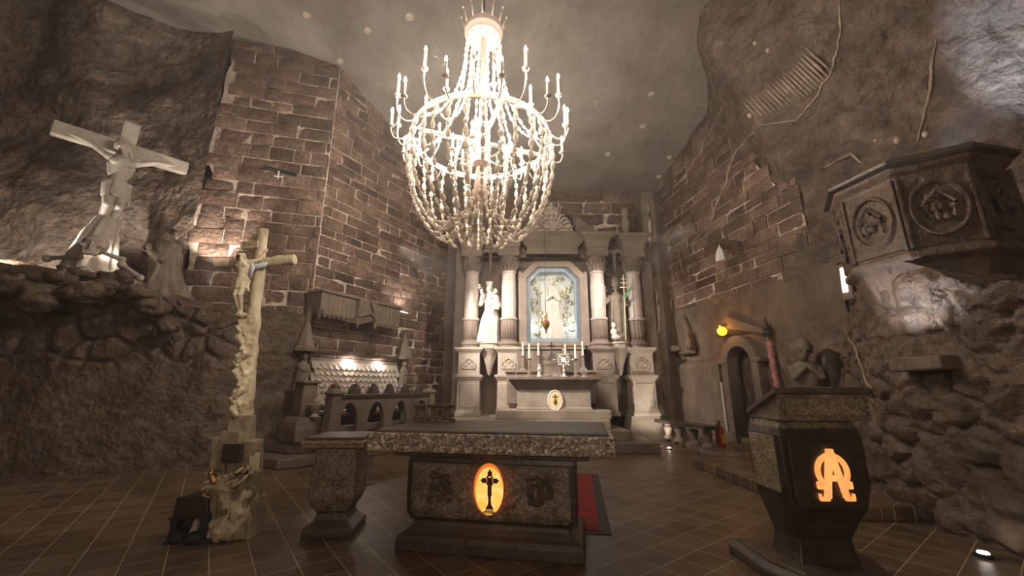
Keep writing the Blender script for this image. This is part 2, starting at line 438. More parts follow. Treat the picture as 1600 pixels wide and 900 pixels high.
# ------------------------------------------------------------------ the room
def zc(x, y): return 10.3 - .33*max(0, y-8) - .06*max(0, x-2)**1.3 + .35*noise.noise(V((x*.22, y*.22, 1)))
b = B(); n = 90; vs = []
for i in range(n+1):
    for j in range(n+1):
        x, y = -15+27*i/n, -12+28*j/n
        vs.append((x, y, zc(x, y) + .14*fr((x*.5, y*.5, 0)) - .10*abs(noise.noise(V((x*1.1+y*.4, y*.8, 5))))))
b.add(vs, [(i*(n+1)+j, i*(n+1)+j+1, (i+1)*(n+1)+j+1, (i+1)*(n+1)+j) for i in range(n) for j in range(n)])
struct(b.build('ceiling', 'ceiling', smooth='all'))
b = B(); b.box((-1.5, 2, -.1), (27, 28, .2)); struct(b.build('floor', 'floor_tiles'))

CW = (-4.7, 9.1); BW = (-2.1, 13.75)           # corner and far end of the left wall
sheet('wall_far_left', [(-14.5, -11), (-14.2, 0), (-12.8, 5.2), (-10.9, 7.6), (-9.2, 8.35), (-7.6, 8.40), (-7.15, 8.40)], 0, 11.2, 170, 120,
      lambda x, y, z, s: min(1, (1-s)/.10)*(.75*fr((x*.28, y*.28, z*.28)) + .10*max(0, z-7)) + .22*abs(noise.noise(V((x*.8+z*.6, y*.8, z*.8))))*min(1, (1-s)/.05) + .05*noise.noise(V((x*3, y*3, z*3))) + .10*max(0, 1-(1-s)/.05), 'rock')
def left_edge(z): return .25+.35*noise.noise(V((z*.9, 4, 0)))
brick_wall('wall_left_front', (-7.75, 8.3), CW, 1.6, lambda s: 10.25-.10*abs(s-1.2), .31, .58, 3, left=left_edge)
o = brick_wall('wall_left', CW, BW, 0, lambda s: 10.3-.37*max(0, s-.2), .27, .50, 5)
sheet('wall_corner_left', [(-7.9, 8.52), (-4.7, 9.35), (-2.05, 14.1)], 0, 11.2, 60, 60, lambda x, y, z, s: .0, 'rock')

def ledge_top(x, y): return 2.98 + (.12+.07*max(0, -7-x))*(1 if x < -6.6 else 0) + .24*max(0, min(1, (-6.4-x)/1.6)) + .07*noise.noise(V((x*2.3, 1, 0)))
LP = [(-14, -6), (-12.0, 3), (-10.4, 6.1), (-8.6, 7.0), (-7.2, 7.45), (-5.9, 8.0), (-5.3, 8.35), (-4.66, 8.98)]
def ledge_d(x, y, z, s):
    c = max(0, min(1, (z-1.75-.25*noise.noise(V((x, y, 0))))/.35)) * max(0, min(1, (-5.35-x)/.7))
    return .10*fr((x*.6, y*.6, z*.6)) + .12*c*(cob((x*2.1, y*2.1, z*2.5), .22)-.2) + .02*noise.noise(V((x*6, y*6, z*6)))
sheet('wall_left_lower', LP, -.02, 3, 520, 130, ledge_d, 'cobble', top=ledge_top)
# rubble top of the ledge running back to the walls
b = B(); vs = []; nu, nv = 220, 30
for i in range(nu+1):
    p, t = path_at(LP, i/nu); nn = V((t.y, -t.x)); zt = ledge_top(p.x, p.y)
    dd = ledge_d(p.x, p.y, zt, 0)
    for j in range(nv+1):
        k = j/nv; q = p+nn*(dd-2.3*k); ed = min(1, k*8)
        vs.append((q.x, q.y, zt+ed*(.10*cob((q.x*2, q.y*2, 0), .3)+.16*max(-.4, fr((q.x*.9, q.y*.9, 3)))) + ed*.10))
b.add(vs, [(i*(nv+1)+j, i*(nv+1)+j+1, (i+1)*(nv+1)+j+1, (i+1)*(nv+1)+j) for i in range(nu) for j in range(nv)])
struct(b.build('wall_left_ledge', 'cobble', smooth='all'))

# back wall behind the altar and right wall
sheet('wall_back', [(-3.2, 13.35), (6.0, 13.35)], 0, 10, 90, 90, lambda x, y, z, s: .05*fr((x*.8, y, z*.8)), 'rock_smooth')
brick_wall('wall_back_upper', (1.3, 13.2), (4.6, 13.2), 6.2, lambda s: 8.15, .42, .95, 9)
CR0, CR1 = V((5.05, 13.4)), V((6.05, 7.6)); dC = (CR1-CR0).normalized(); LC = (CR1-CR0).length; nC = V((dC.y, -dC.x))
def topC(s):
    y = CR0.y+dC.y*s
    return 9.5 if y > 9.8 else max(5.4, 9.5-1.85*(9.8-y))
brick_wall('wall_right', CR0, CR1, 3.62, topC, .28, .62, 11, drop=.55)
def rw(s, w, z=0): q = CR0+dC*s+nC*w; return V((q.x, q.y, z))
# doorway
sD0, sD1 = 3.28, 4.22; ZD = .16
def incut(x, y, z):
    s = (V((x, y))-CR0).dot(dC)
    if not (sD0 < s < sD1): return False
    c = (sD0+sD1)/2; r = (sD1-sD0)/2
    return z < ZD+1.85+math.sqrt(max(0, r*r-(s-c)**2))
sheet('wall_right_lower', [tuple(rw(-.2, 0)[:2]), tuple(rw(LC+.5, 0)[:2])], -.02, 3.75, 150, 110,
      lambda x, y, z, s: .05+.06*fr((x*.8, y*.8, z*.8)), 'rock_smooth', cut=incut)
UR = [tuple(rw(-.3, -.25)[:2]), tuple(rw(3.0, -.25)[:2]), tuple(rw(4.9, -.12)[:2]), tuple(rw(5.65, .22)[:2]), (6.3, 6.7), (7.1, 4.8), (8.3, 2.2), (9.2, -2), (9.6, -11)]
def ur_d(x, y, z, s):
    over = max(0, z-6.5)*.34*max(0, min(1, (11-y)/3))                # leans over the hall as it climbs
    gouge = .10*abs(noise.noise(V((x*.9+z*1.4, y*1.2-z*.9, z*.8))))+.05*abs(noise.noise(V((x*3+z*2, y*3, z*4))))
    return over*min(1, max(0, (11.5-y)/3)) + .35*fr((x*.3, y*.3, z*.3))*min(1, max(0, (10.5-y)/2)) + gouge*min(1, max(0, (10.2-y)/1.5))
sheet('wall_far_right', UR, 0, 11.5, 240, 150, ur_d, 'rock')
sheet('wall_front', [(10, -10.8), (-15, -10.8)], 0, 11.5, 40, 30, lambda x, y, z, s: .3*fr((x*.3, y*.3, z*.3)), 'rock')
# rock mass below the pulpit
RP = [(6.0, 7.9), (5.5, 6.7), (4.95, 5.85), (4.62, 5.25), (4.5, 4.5), (4.5, 3.6), (4.75, 2.4), (5.4, .8), (6.5, -1.2), (9, -3)]
def rm_d(x, y, z, s):
    k = max(0, min(1, (z-.9)/2.0))
    c = cob((x*3.4, y*3.4, z*2.9), .25)
    return -.42*k*max(0, min(1, (y-5.0)/.6)) - .08*max(0, z-1.6)*max(0, min(1, (5.6-y)/.5)) + .085*(c-.4) + .14*fr((x*.8, y*.8, z*.8)) + .03*noise.noise(V((x*6, y*6, z*6)))
def rm_top(x, y): return 2.95 - .55*max(0, min(1, (4.5-y)/.8))
sheet('wall_right_rock', RP, -.02, 3, 300, 150, rm_d, 'cobble', top=rm_top)
b = B(); vs = []; nu, nv = 120, 20
for i in range(nu+1):
    p, t = path_at(RP, i/nu); nn = V((t.y, -t.x)); zt = rm_top(p.x, p.y); dd = rm_d(p.x, p.y, zt, 0)
    for j in range(nv+1):
        k = j/nv; q = p+nn*(dd-3.0*k)
        vs.append((q.x, q.y, zt+.10*fr((q.x, q.y, 1))*min(1, k*6)))
b.add(vs, [(i*(nv+1)+j, i*(nv+1)+j+1, (i+1)*(nv+1)+j+1, (i+1)*(nv+1)+j) for i in range(nu) for j in range(nv)])
struct(b.build('wall_right_shelf', 'cobble', smooth='all'))

# raised step along the right wall and steps to the bench and altar
def slab(name, pts, z0, z1, mat='base_dark', nz=.02, bevel=.02):
    b = B(); b.rings([[(x, y, z0) for x, y in pts], [(x, y, z1) for x, y in pts]]); return b.build(name, mat, bevel=bevel)
e1, e2 = on(1075, 727), on(1192, 776)
p1, p2 = V((3.42, 8.15)), V((3.5, 4.9))
tag(slab('stone_step', [tuple(p1), tuple(p2), (4.7, 4.9), (6.2, 8.6), (5.6, 10.8), (5.3, 12.2), (4.4, 12.2), (4.1, 8.35)], 0, .16, 'floor_tiles'), 'low stone platform step along the right wall in front of the doorway', 'step')
altx = 1.22
for i, (x0, x1, y0, z) in enumerate([(-1.7, 3.35, 9.5, .22), (-1.5, 2.85, 9.95, .44), (-1.6, 2.45, 10.35, .66)]):
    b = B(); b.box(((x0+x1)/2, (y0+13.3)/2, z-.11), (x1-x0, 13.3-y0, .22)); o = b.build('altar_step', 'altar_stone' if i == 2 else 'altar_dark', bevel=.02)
    tag(o, ['lowest broad stone step in front of the high altar', 'middle stone step in front of the high altar', 'upper stone step under the columns of the high altar'][i], 'step', )
b = B(); b.box((1.05, 11.6, .77), (2.95, 2.2, .22)); tag(b.build('altar_step', 'altar_stone', bevel=.02), 'pale top platform directly under the high altar table', 'step')
dB = (V(BW)-V(CW)).normalized(); nB = V((dB.y, -dB.x))
def lw(s, w, z=0): q = V(CW)+dB*s+nB*w; return V((q.x, q.y, z))
ANG = math.atan2(dB.y, dB.x)
for i, (s0, s1, wd, z) in enumerate([(-1.0, 3.5, 1.25, .19), (-.62, 3.4, .92, .38)]):
    pts = [lw(s0, -.05), lw(s0, wd-.15), lw(s0+.2, wd), lw(s1, wd), lw(s1, -.05)]
    tag(slab('bench_step', [(p.x, p.y) for p in pts], 0 if i == 0 else .19, z, 'altar_dark', bevel=.035), ['lower worn stone step before the canopied wall bench', 'upper worn stone step before the canopied wall bench'][i], 'step')

# ------------------------------------------------------------------ right corner rib
b = B(); rnd = random.Random(2); pts = [V((4.62+.03*rnd.uniform(-1, 1), 12.72, z)) for z in [0, 1, 2, 3, 4, 5, 6, 7, 7.7]]
b.rings([[(4.45+.04*noise.noise(V((z, k, 0))), 12.55, z), (4.86, 12.5+.05*noise.noise(V((z, k, 3))), z), (5.2, 12.7, z), (5.2, 13.4, z), (4.45, 13.4, z)] for k, z in enumerate([x*.4 for x in range(21)])])
o = tag(b.build('corner_pilaster', 'altar_dark', smooth=30), 'tall narrow dark pilaster in the corner right of the high altar', 'pilaster')
for (z0, z1) in [(1.1, 3.0), (3.1, 5.0), (5.1, 7.6)]:
    k = B(); q = [V((4.62+.05*math.sin(z*2)+.02*rnd.uniform(-1, 1), 12.5, z)) for z in [z0+(z1-z0)*i/12 for i in range(13)]]
    k.tube(q, [.05*(.3+.7*math.sin(PI*(i+.5)/13))+.02*rnd.random() for i in range(13)], 7); c = k.build('salt_streak', 'rib_white', o, smooth='all'); c['label'] = 'pale salt streak'

# ------------------------------------------------------------------ figures
def hand(b, p, d, s=1, up=(0, 0, 1), side=1, curl=.5, M=None):
    # palm, five bent fingers of different length and a thumb; d = pointing direction
    p, d = V(p), V(d).normalized(); u = V(up); lat = d.cross(u).normalized(); u = lat.cross(d)
    b.cap(p, p+d*.085*s, .030*s, .036*s, 8, M)
    for k, L in enumerate((.066, .078, .072, .056)):
        q = p+d*.085*s+lat*(k-1.5)*.021*s; m1 = q+(d+u*curl*.25)*L*.6*s; m2 = m1+(d+u*curl)*L*.5*s
        b.cap(q, m1, .0115*s, .010*s, 6, M); b.cap(m1, m2, .010*s, .008*s, 6, M)
    q = p+d*.02*s-lat*side*.03*s; b.cap(q, q+(d*.6-lat*side+u*.2)*.06*s, .013*s, .010*s, 6, M)
def head(b, c, s=1, yaw=0, tilt=0, nod=0, beard=False, hair=False, M=None):
    T0 = Matrix.Translation(c) @ Matrix.Rotation(yaw, 4, 'Z') @ Matrix.Rotation(tilt, 4, 'Y') @ Matrix.Rotation(nod, 4, 'X') @ Matrix.Scale(s, 4)
    if M: T0 = M @ T0
    b.ell((0, .012, .02), (.078, .098, .11), M=T0); b.ell((0, -.035, -.055), (.05, .055, .055), M=T0)
    b.cap((0, -.088, .02), (0, -.112, -.018), .011, .017, 6, T0)                      # nose
    b.ell((0, -.084, .035), (.05, .015, .012), 8, 6, T0)                              # brow
    for q in (-1, 1):
        b.ell((q*.03, -.08, .012), (.014, .012, .009), 8, 6, T0); b.ell((q*.08, .012, 0), (.014, .022, .032), 8, 6, T0)
    b.ell((0, -.086, -.045), (.023, .012, .007), 8, 6, T0); b.ell((0, -.082, -.06), (.02, .012, .007), 8, 6, T0)
    if beard: b.ell((0, -.062, -.10), (.042, .04, .06), M=T0)
    if hair:
        b.ell((0, .03, .035), (.09, .10, .105), M=T0)
        for q in (-1, 1): b.cap((q*.08, .03, .02), (q*.075, .01, -.16), .03, .02, 8, T0)
def christ(b, M, hands=((-.80, .02, 1.72), (.80, .02, 1.72)), elb=((-.47, -.03, 1.56), (.47, -.03, 1.56)), look=.35):
    # about 1.75 m from feet to crown, hanging with bent knees, head sunk to one side
    b.cap((0, -.10, .92), (0, -.13, 1.16), .135, .115, 14, M); b.cap((0, -.13, 1.14), (0, -.14, 1.36), .12, .155, 14, M)
    for q in (-1, 1):
        b.ell((q*.085, -.235, 1.33), (.085, .05, .06), M=M); b.cap((q*.05, -.15, 1.39), (q*.19, -.10, 1.44), .08, .065, 10, M)
        b.cap((q*.10, -.14, 1.12), (q*.13, -.13, 1.3), .05, .06, 8, M)
        e = V(elb[0 if q < 0 else 1]); h = V(hands[0 if q < 0 else 1])
        b.cap((q*.19, -.10, 1.44), e, .058, .045, 10, M); b.cap(e, h, .043, .028, 10, M)
        hand(b, h, (h-e), 1.05, (0, -1, 0), q, .6, M)
        b.cap((q*.085, -.11, .92), (q*.075+.03, -.26, .50), .10, .062, 12, M); b.cap((q*.075+.03, -.26, .50), (q*.03+.0, -.08, .09), .06, .036, 12, M)
        b.cap((q*.03, -.09, .10), (q*.025, -.17, -.03), .04, .03, 8, M); b.ell((q*.075+.03, -.30, .51), (.045, .035, .05), M=M)
        b.cap((q*.05, -.19, .40), (q*.035, -.13, .25), .035, .03, 8, M)
    b.cap((0, -.13, 1.42), (-.03, -.17, 1.54), .055, .05, 10, M)
    head(b, (-.05, -.205, 1.62), 1.05, -.25, -look, .35, True, True, M)
def loincloth(b, M):
    b.robe([(0, -.10, 1.00, .165, .15), (0, -.10, .94, .175, .165), (.01, -.13, .80, .17, .16), (.02, -.17, .68, .165, .13)], 8, .12, 40, M)
    b.cap((.15, -.14, .95), (.21, -.12, .62), .05, .03, 8, M); b.ell((.15, -.17, .95), (.06, .05, .06), M=M)

# ---- great carved crucifix on the ledge
t = thing('stone_crucifix', 'large pale stone crucifix on the rubble ledge at the far left', 'crucifix', (-8.2, 7.46, 3.5), R(47.6))
b = B(); b.box((0, .08, 1.75), (.27, .16, 3.5)); b.build('cross_post', 'crucifix_stone', t, bevel=.02)
b = B(); b.box((0, .07, 2.86), (2.1, .15, .30)); b.build('cross_beam', 'crucifix_stone', t, bevel=.02)
b = B(); christ(b, T(0, 0, .86, s=1.17), ((-.74, .03, 1.69), (.74, .03, 1.69)), ((-.45, -.04, 1.61), (.45, -.04, 1.61)), .45)
f = b.sculpt('christ_figure', 'crucifix_stone', t, .013, 1)
b = B(); loincloth(b, T(0, 0, .86, s=1.17)); b.sculpt('loincloth', 'crucifix_stone', f, .018, 2)
b = B(); b.robe([(.02, -.15, 1.25, .17, .12), (-.02, -.2, .95, .24, .17), (-.05, -.24, .6, .3, .22), (-.06, -.26, .28, .34, .24), (-.05, -.26, .02, .38, .28)], 7, .16)
b.sculpt('draped_cloth', 'crucifix_stone', t, .022, 2, .015)
# skull, bones and broken rock at its foot
sk = B(); sk.ell((0, 0, .12), (.16, .19, .17)); sk.ell((0, -.12, .02), (.10, .08, .09)); skm = sk
def skull(b, M):
    b.ell((0, .02, .14), (.15, .18, .15), M=M)
    for q in (-1, 1):
        b.ell((q*.10, -.10, .07), (.045, .04, .03), M=M); b.cap((q*.075, -.09, .04), (q*.06, -.12, -.06), .028, .026, 8, M)
    b.cap((-.055, -.135, -.055), (.055, -.135, -.055), .03, .03, 8, M); b.ell((0, -.13, .16), (.11, .04, .03), M=M); b.ell((0, -.13, .01), (.05, .04, .03), M=M)
    b.cap((0, -.14, .13), (0, -.16, .05), .018, .022, 6, M)
b = B(); skull(b, T(0, 0, .08, rz=.6, rx=-.1, s=1.25))
o = b.sculpt('carved_skull', 'crucifix_stone', None, .014, 1); o.location = at(143, 402, 6.85)
tag(o, 'pale carved skull at the foot of the large stone crucifix', 'skull')
rnd = random.Random(4)
def rocklump(r, seed, flat=.6):
    b = B(); b.ell((0, 0, 0), (r, r*.8, r*flat), 22, 14)
    b.v = [tuple(V(q)*(1+.55*noise.noise(V(q)*1.6/r+V((seed*7, 0, 0)))+.22*noise.noise(V(q)*4.5/r+V((seed, 0, 0))))) for q in b.v]
    return b
spots = [(20, 420, 6.45, .30), (60, 428, 6.55, .26), (95, 412, 6.7, .24), (120, 400, 6.85, .2), (185, 408, 7.05, .26), (212, 432, 7.15, .26), (235, 452, 7.3, .28), (262, 482, 7.35, .24), (168, 424, 6.95, .24), (62, 445, 6.5, .3), (130, 430, 6.75, .3)]
places = ['at the left edge of the picture', 'just left of the middle of the pile', 'left of the carved skull', 'lying right against the skull on its left', 'below the right arm of the skull', 'halfway down toward the kneeling monk', 'nearer the kneeling monk', 'at the hem of the kneeling monk', 'in front of the skull', 'low on the left of the pile', 'low in the middle of the pile']
for i, (px, py, Y, r) in enumerate(spots):
    o = rocklump(r, i+1).build('broken_rock', 'cobble', smooth='all'); o.location = at(px, py+26, Y); o.rotation_euler.z = i*1.3
    tag(o, 'rough rock on the ledge, '+places[i], 'rock', 'broken rocks piled on the left ledge')
for i, (px, py, Y, L, a, e) in enumerate([(100, 402, 6.9, .5, .2, .15), (140, 392, 7.0, .45, -.5, .1), (165, 396, 7.05, .5, .9, -.25), (205, 424, 7.15, .42, .2, -.6)]):
    b = B(); d = V((math.cos(a)*math.cos(e), math.sin(a)*math.cos(e), math.sin(e)))*L/2
    b.cap(-d, d, .045, .04); b.ell(-d, .07); b.ell(d, .065); o = b.sculpt('carved_bone', 'crucifix_stone', None, .016, 2, .01); o.location = at(px, py, Y)
    tag(o, 'pale carved bone lying on the rocks, '+['leftmost', 'just left of the skull', 'just right of the skull', 'lowest, on the slope toward the monk'][i], 'bone', 'carved bones under the stone crucifix')
# kneeling monk
t = thing('kneeling_monk', 'dark stone statue of a kneeling praying monk beside the large crucifix', 'statue', (-7.12, 7.86, 2.98), R(38))
b = B()
b.robe([(-.02, 0, 1.30, .17, .20), (0, 0, 1.12, .21, .25), (.02, 0, .92, .20, .23), (.03, 0, .82, .20, .23), (.05, 0, .55, .28, .29), (.12, 0, .28, .38, .34), (.2, 0, .1, .5, .38), (.26, 0, -.06, .62, .40)], 11, .07)
b.cap((-.02, 0, 1.28), (-.03, 0, 1.40), .10, .08); b.ell((0, 0, 1.32), (.16, .2, .09))
for q in (-1, 1):
    b.cap((-.02, q*.19, 1.22), (-.12, q*.21, .98), .085, .08); b.cap((-.12, q*.21, .98), (-.30, q*.05, 1.12), .085, .055)
b.sculpt('habit', 'statue_dark', t, .02, 2)
b = B(); head(b, (-.05, 0, 1.54), 1.15, -PI/2, 0, .12)
for q in (-1, 1): hand(b, (-.32, q*.022, 1.13), (-.3, -q*.04, 1), 1.15, (0, -q, 0), q, .05)
b.sculpt('head_and_hands', 'statue_dark', t, .011, 1)
b = B(); b.lathe([(.02, 1.70), (.08, 1.69), (.105, 1.63), (.11, 1.57), (.09, 1.54)], 18, (-.015, 0, 0)); b.build('hair_ring', 'salt_dark', t, smooth=True)
b = B(); b.rings([[(-.4, -.42, -.28), (.95, -.5, -.28), (1.0, .42, -.28), (-.35, .4, -.28)], [(-.36, -.36, -.03), (.9, -.42, -.05), (.92, .36, -.04), (-.3, .33, -.02)]]); b.build('plinth', 'rock_smooth', t, bevel=.03)

# ------------------------------------------------------------------ tall wooden crucifix in the foreground
base = on(345, 846)
t = thing('wooden_crucifix', 'tall carved wooden crucifix standing on a rocky base in the left foreground', 'crucifix', (base.x, base.y+.12, 0)); t.rotation_euler.y = R(-3.6)
def bark(b, p0, p1, r0, r1, n=14, seg=26, k=.18, M=None, seed=0):
    p0, p1 = V(p0), V(p1); s = len(b.v); pts = [p0+(p1-p0)*i/seg for i in range(seg+1)]
    b.tube(pts, [r0+(r1-r0)*i/seg for i in range(seg+1)], n, M)
    for i in range(s, len(b.v)):
        q = V(b.v[i]); c = (M or Matrix()) @ (p0 + (p1-p0)*max(0, min(1, (q-p0).dot(p1-p0)/(p1-p0).length_squared)))
        b.v[i] = tuple(c+(q-c)*(1+k*noise.noise(q*9+V((seed, 0, 0)))+k*.6*noise.noise(q*26)))
b = B(); bark(b, (.02, .03, 1.1), (.02, .03, 3.30), .072, .056, k=.35); b.build('cross_post', 'wood_gold', t, smooth=50)
b = B(); bark(b, (-.47, .0, 2.88), (.02, 0, 2.87), .042, .05, 12, 14, seed=4); bark(b, (0, 0, 2.87), (.45, 0, 2.89), .055, .058, 12, 14, k=.3, seed=2); b.build('cross_beam', 'wood_gold', t, smooth=50)
b = B(); b.box((-.05, -.07, 3.075), (.20, .03, .085)); o = b.build('title_board', 'wood_gold', t, bevel=.006)
text_mesh('board_letters', 'INRI', .075, 'wood_grey', o, T(-.05, -.087, 3.075))
CM = T(-.055, -.06, 2.24, rz=-.15, s=.42)
b = B(); christ(b, CM, ((-.22, .05, 1.72), (.42, .06, 1.72)), ((-.24, -.02, 1.52), (.34, .0, 1.52)), .4)
f = b.sculpt('christ_figure', 'ivory', t, .0075, 2)
b = B(); loincloth(b, CM); b.sculpt('loincloth', 'ivory', f, .008, 1)
hm = CM @ Matrix.Translation((-.05, -.19, 1.70))
b = B(); b.lathe([(.09+.018*math.cos(a), .018*math.sin(a)) for a in [i*PI/4 for i in range(8)]], 14, (0, 0, 0), hm); b.build('crown_of_thorns', 'hair', f, smooth=True)
b = B(); b.cap((-.0, -.10, -.13), (-.01, -.09, -.20), .055, .03, 8, hm); b.build('beard', 'hair', f, smooth=True)
b = B()
for q, e in ((-1, (-.13, -.035, 2.80)), (1, (.13, -.04, 2.83))):
    b.tube([(.0, -.02, 2.86), ((e[0])*.5, -.06, 2.80), e, (e[0]*1.2, -.03, 2.86)], [.03, .035, .03, .012], 8)
b.tube([(.02, -.10, 2.86), (.03, -.11, 2.78), (.02, -.10, 2.66)], [.03, .03, .012], 8); b.build('white_cloth', 'cloth_white', t, smooth='all')
# carved figures climbing the trunk
b = B(); bark(b, (.01, .02, 1.08), (0, .02, 2.24), .078, .07, 16, 30, .25, seed=8)
for k, (x, z, q) in enumerate([(-.06, 2.1, 1), (.03, 1.9, -1), (-.05, 1.72, 1), (.04, 1.52, -1), (-.04, 1.34, 1)]):
    y = -.07; b.ell((x, y, z+.07), (.032, .034, .04)); b.cap((x, y+.01, z+.02), (x+q*.01, y+.01, z-.10), .034, .042)
    b.cap((x-.03, y-.02, z), (x+.03*q, y-.05, z-.05), .018, .014); b.cap((x+.035*q, y, z), (x+.07*q, y-.02, z-.08), .018, .014)
    b.cap((x, y-.03, z-.1), (x+q*.05, y-.03, z-.17), .03, .025)
b.ell((-.05, -.1, 2.23), (.075, .06, .03)); b.sculpt('carved_trunk', 'wood_gold', t, .01, 1, .012, 18)
# base of blocks, roots and a small crib
b = B(); rnd = random.Random(12)
for (x, y, z, sx, sy, sz, rz, ry) in [(0, .03, 1.03, .22, .2, .26, .2, .03), (-.03, 0, .90, .27, .2, .22, -.2, .1), (-.17, .03, .76, .15, .2, .42, .1, -.08), (.13, -.0, .76, .14, .2, .3, -.2, .12), (0, .08, .62, .36, .22, .4, 0, 0),
        (-.17, -.02, .38, .16, .22, .5, .1, 0), (.12, .02, .25, .2, .28, .5, 0, 0), (.2, 0, .5, .1, .16, .22, .3, .1), (.02, .06, .16, .46, .32, .36, .1, 0)]:
    b.box((0, 0, 0), (sx, sy, sz), M=T(x, y, z, rz=rz, ry=ry), top=(.9, .9))
b.build('stone_blocks', 'wood_grey', t, bevel=.012)
b = B(); b.ell((-.04, -.04, .50), (.20, .15, .09)); b.ell((.12, -.04, .22), (.12, .14, .2)); b.ell((0, -.04, .10), (.2, .16, .12)); b.ell((.17, -.02, .40), (.07, .1, .1)); b.ell((.0, -.08, .36), (.07, .08, .1))
b.sculpt('rocky_base', 'wood_gold', t, .012, 0, .05, 15)
b = B(); b.box((-.02, -.13, .80), (.2, .03, .18), M=T(ry=.06)); b.build('dark_panel', 'salt_dark', t, bevel=.01)
b = B()
for k in range(26):
    a = rnd.uniform(0, 6.3); x, z = rnd.uniform(-.17, .17), .52+rnd.uniform(-.08, .10); b.tube([(x, -.15, z), (x+.06*math.cos(a), -.19, z+.04*math.sin(a)), (x+.12*math.cos(a+.5), -.15, z+.07*math.sin(a+.5))], .014, 6)
b.build('straw_nest', 'wood_gold', t, smooth='all')
b = B(); b.ell((-.12, -.18, .63), (.028, .028, .045)); b.cap((-.12, -.18, .6), (-.08, -.18, .55), .03, .03); b.build('small_carved_figure', 'brass', t, smooth=True)
b = B(); b.box((.21, -.08, .67), (.05, .02, .17), M=T(ry=0)); b.box((.25, -.07, .70), (.05, .02, .16), M=T(ry=.0)); b.build('pale_splinter', 'ivory', t, bevel=.004)
b = B(); b.box((-.30, -.02, .34), (.34, .30, .17), M=T(), top=(.9, .9)); b.box((-.30, -.02, .245), (.38, .34, .03)); c = b.build('crib_roof', 'wood_dark', t, bevel=.01)
b = B(); b.box((-.30, .03, .12), (.36, .20, .24)); b.box((-.455, -.05, .12), (.06, .22, .24)); b.box((-.15, -.06, .12), (.08, .22, .24)); b.box((-.28, -.04, .02), (.44, .32, .05)); b.ell((-.4, -.15, .07), (.09, .08, .07)); b.ell((-.22, -.17, .06), (.1, .07, .06)); b.build('crib_stable', 'navy', t, bevel=.006)
b = B(); b.robe([(-.30, -.07, .19, .015, .015), (-.30, -.07, .13, .03, .03), (-.31, -.08, .04, .05, .04)], 5, .1, 20); b.ell((-.30, -.07, .21), (.018, .018, .022)); b.build('crib_figure', 'statue', t, smooth=True)

# ------------------------------------------------------------------ front altar table
AR = R(-10.5)
fl, frr = on(620, 858), on(910, 882)
t = thing('altar_table', 'massive carved salt altar table with a glowing oval in its front', 'altar', (-.16, 4.33, 0), AR)
b = B(); b.rect([(.86, .40, 0), (.86, .40, .09), (.84, .38, .13), (.80, .34, .15), (.74, .30, .20), (.73, .29, .24)]); b.build('base', 'base_dark', t, bevel=.015)
b = B(); b.rect([(.66, .25, .20), (.70, .29, .24), (.745, .325, .30), (.755, .33, .45), (.755, .33, .76), (.74, .32, .82)])
body = b.build('body', 'salt_dark', t, bevel=.008); body.scale.x = 1.06
# hewn front panel with shallow carved coats of arms, as one displaced surface
b = B(); nx, nz = 110, 60; vs = []
for i in range(nx+1):
    for j in range(nz+1):
        x = -.75+1.50*i/nx; z = .245+.50*j/nz
        k = max(0, (.36-z)/.11)
        y = -.335+.055*min(1, k)**2
        e = min(1, min(i, nx-i, j, nz-j)/3)
        for cx in (-.47, .47):
            dx, dz = (x-cx)/.17, (z-.53)/.17; r = math.hypot(dx, dz)
            if r < 1: y += .022*(1-r**4)*(.6+.9*noise.noise(V((x*20, z*20, 2))))
        for cx in (-.22, .22):
            dx, dz = (x-cx)/.1, (z-.46)/.16; r = math.hypot(dx, dz)
            if r < 1: y -= .03*(1-r*r)*(.4+noise.noise(V((x*18, z*18, 7))))
        y -= e*(.012+.01*noise.noise(V((x*9, z*9, 0))))
        vs.append((x, y, z))
b.add(vs, [(i*(nz+1)+j, (i+1)*(nz+1)+j, (i+1)*(nz+1)+j+1, i*(nz+1)+j+1) for i in range(nx) for j in range(nz)])
b.build('front_panel', 'salt_carved', t, smooth='all')
for cx in (-.47, .47):
    b = B(); rn = random.Random(int(cx*100)+99)
    for k in range(16): b.ell((cx+rn.uniform(-.10, .10), -.335, .53+rn.uniform(-.12, .12)), (rn.uniform(.02, .05), .016, rn.uniform(.02, .06)), 9, 6)
    b.sculpt('carved_relief', 'relief_stone', t, .009, 1, .012, 26)
b = B(); b.box((.80*-1+.03, .02, .50), (.06, .5, .55)); b.box((.77, .02, .50), (.06, .5, .55)); b.build('side_border', 'base_dark', t, bevel=.012)
b = B(); b.box((0, .08, .835), (1.86, .94, .05)); b.build('under_slab', 'base_dark', t, bevel=.01)
b = B(); b.box((0, .12, .945), (2.32, 1.28, .17)); b.build('slab', 'granite', t, bevel=.025)
b = B(); b.rect([(1.11, .60, 1.02), (1.11, .60, 1.045), (1.08, .57, 1.055)], (0, .12, 0)); b.build('slab_top', 'slab_top', t, bevel=.008)
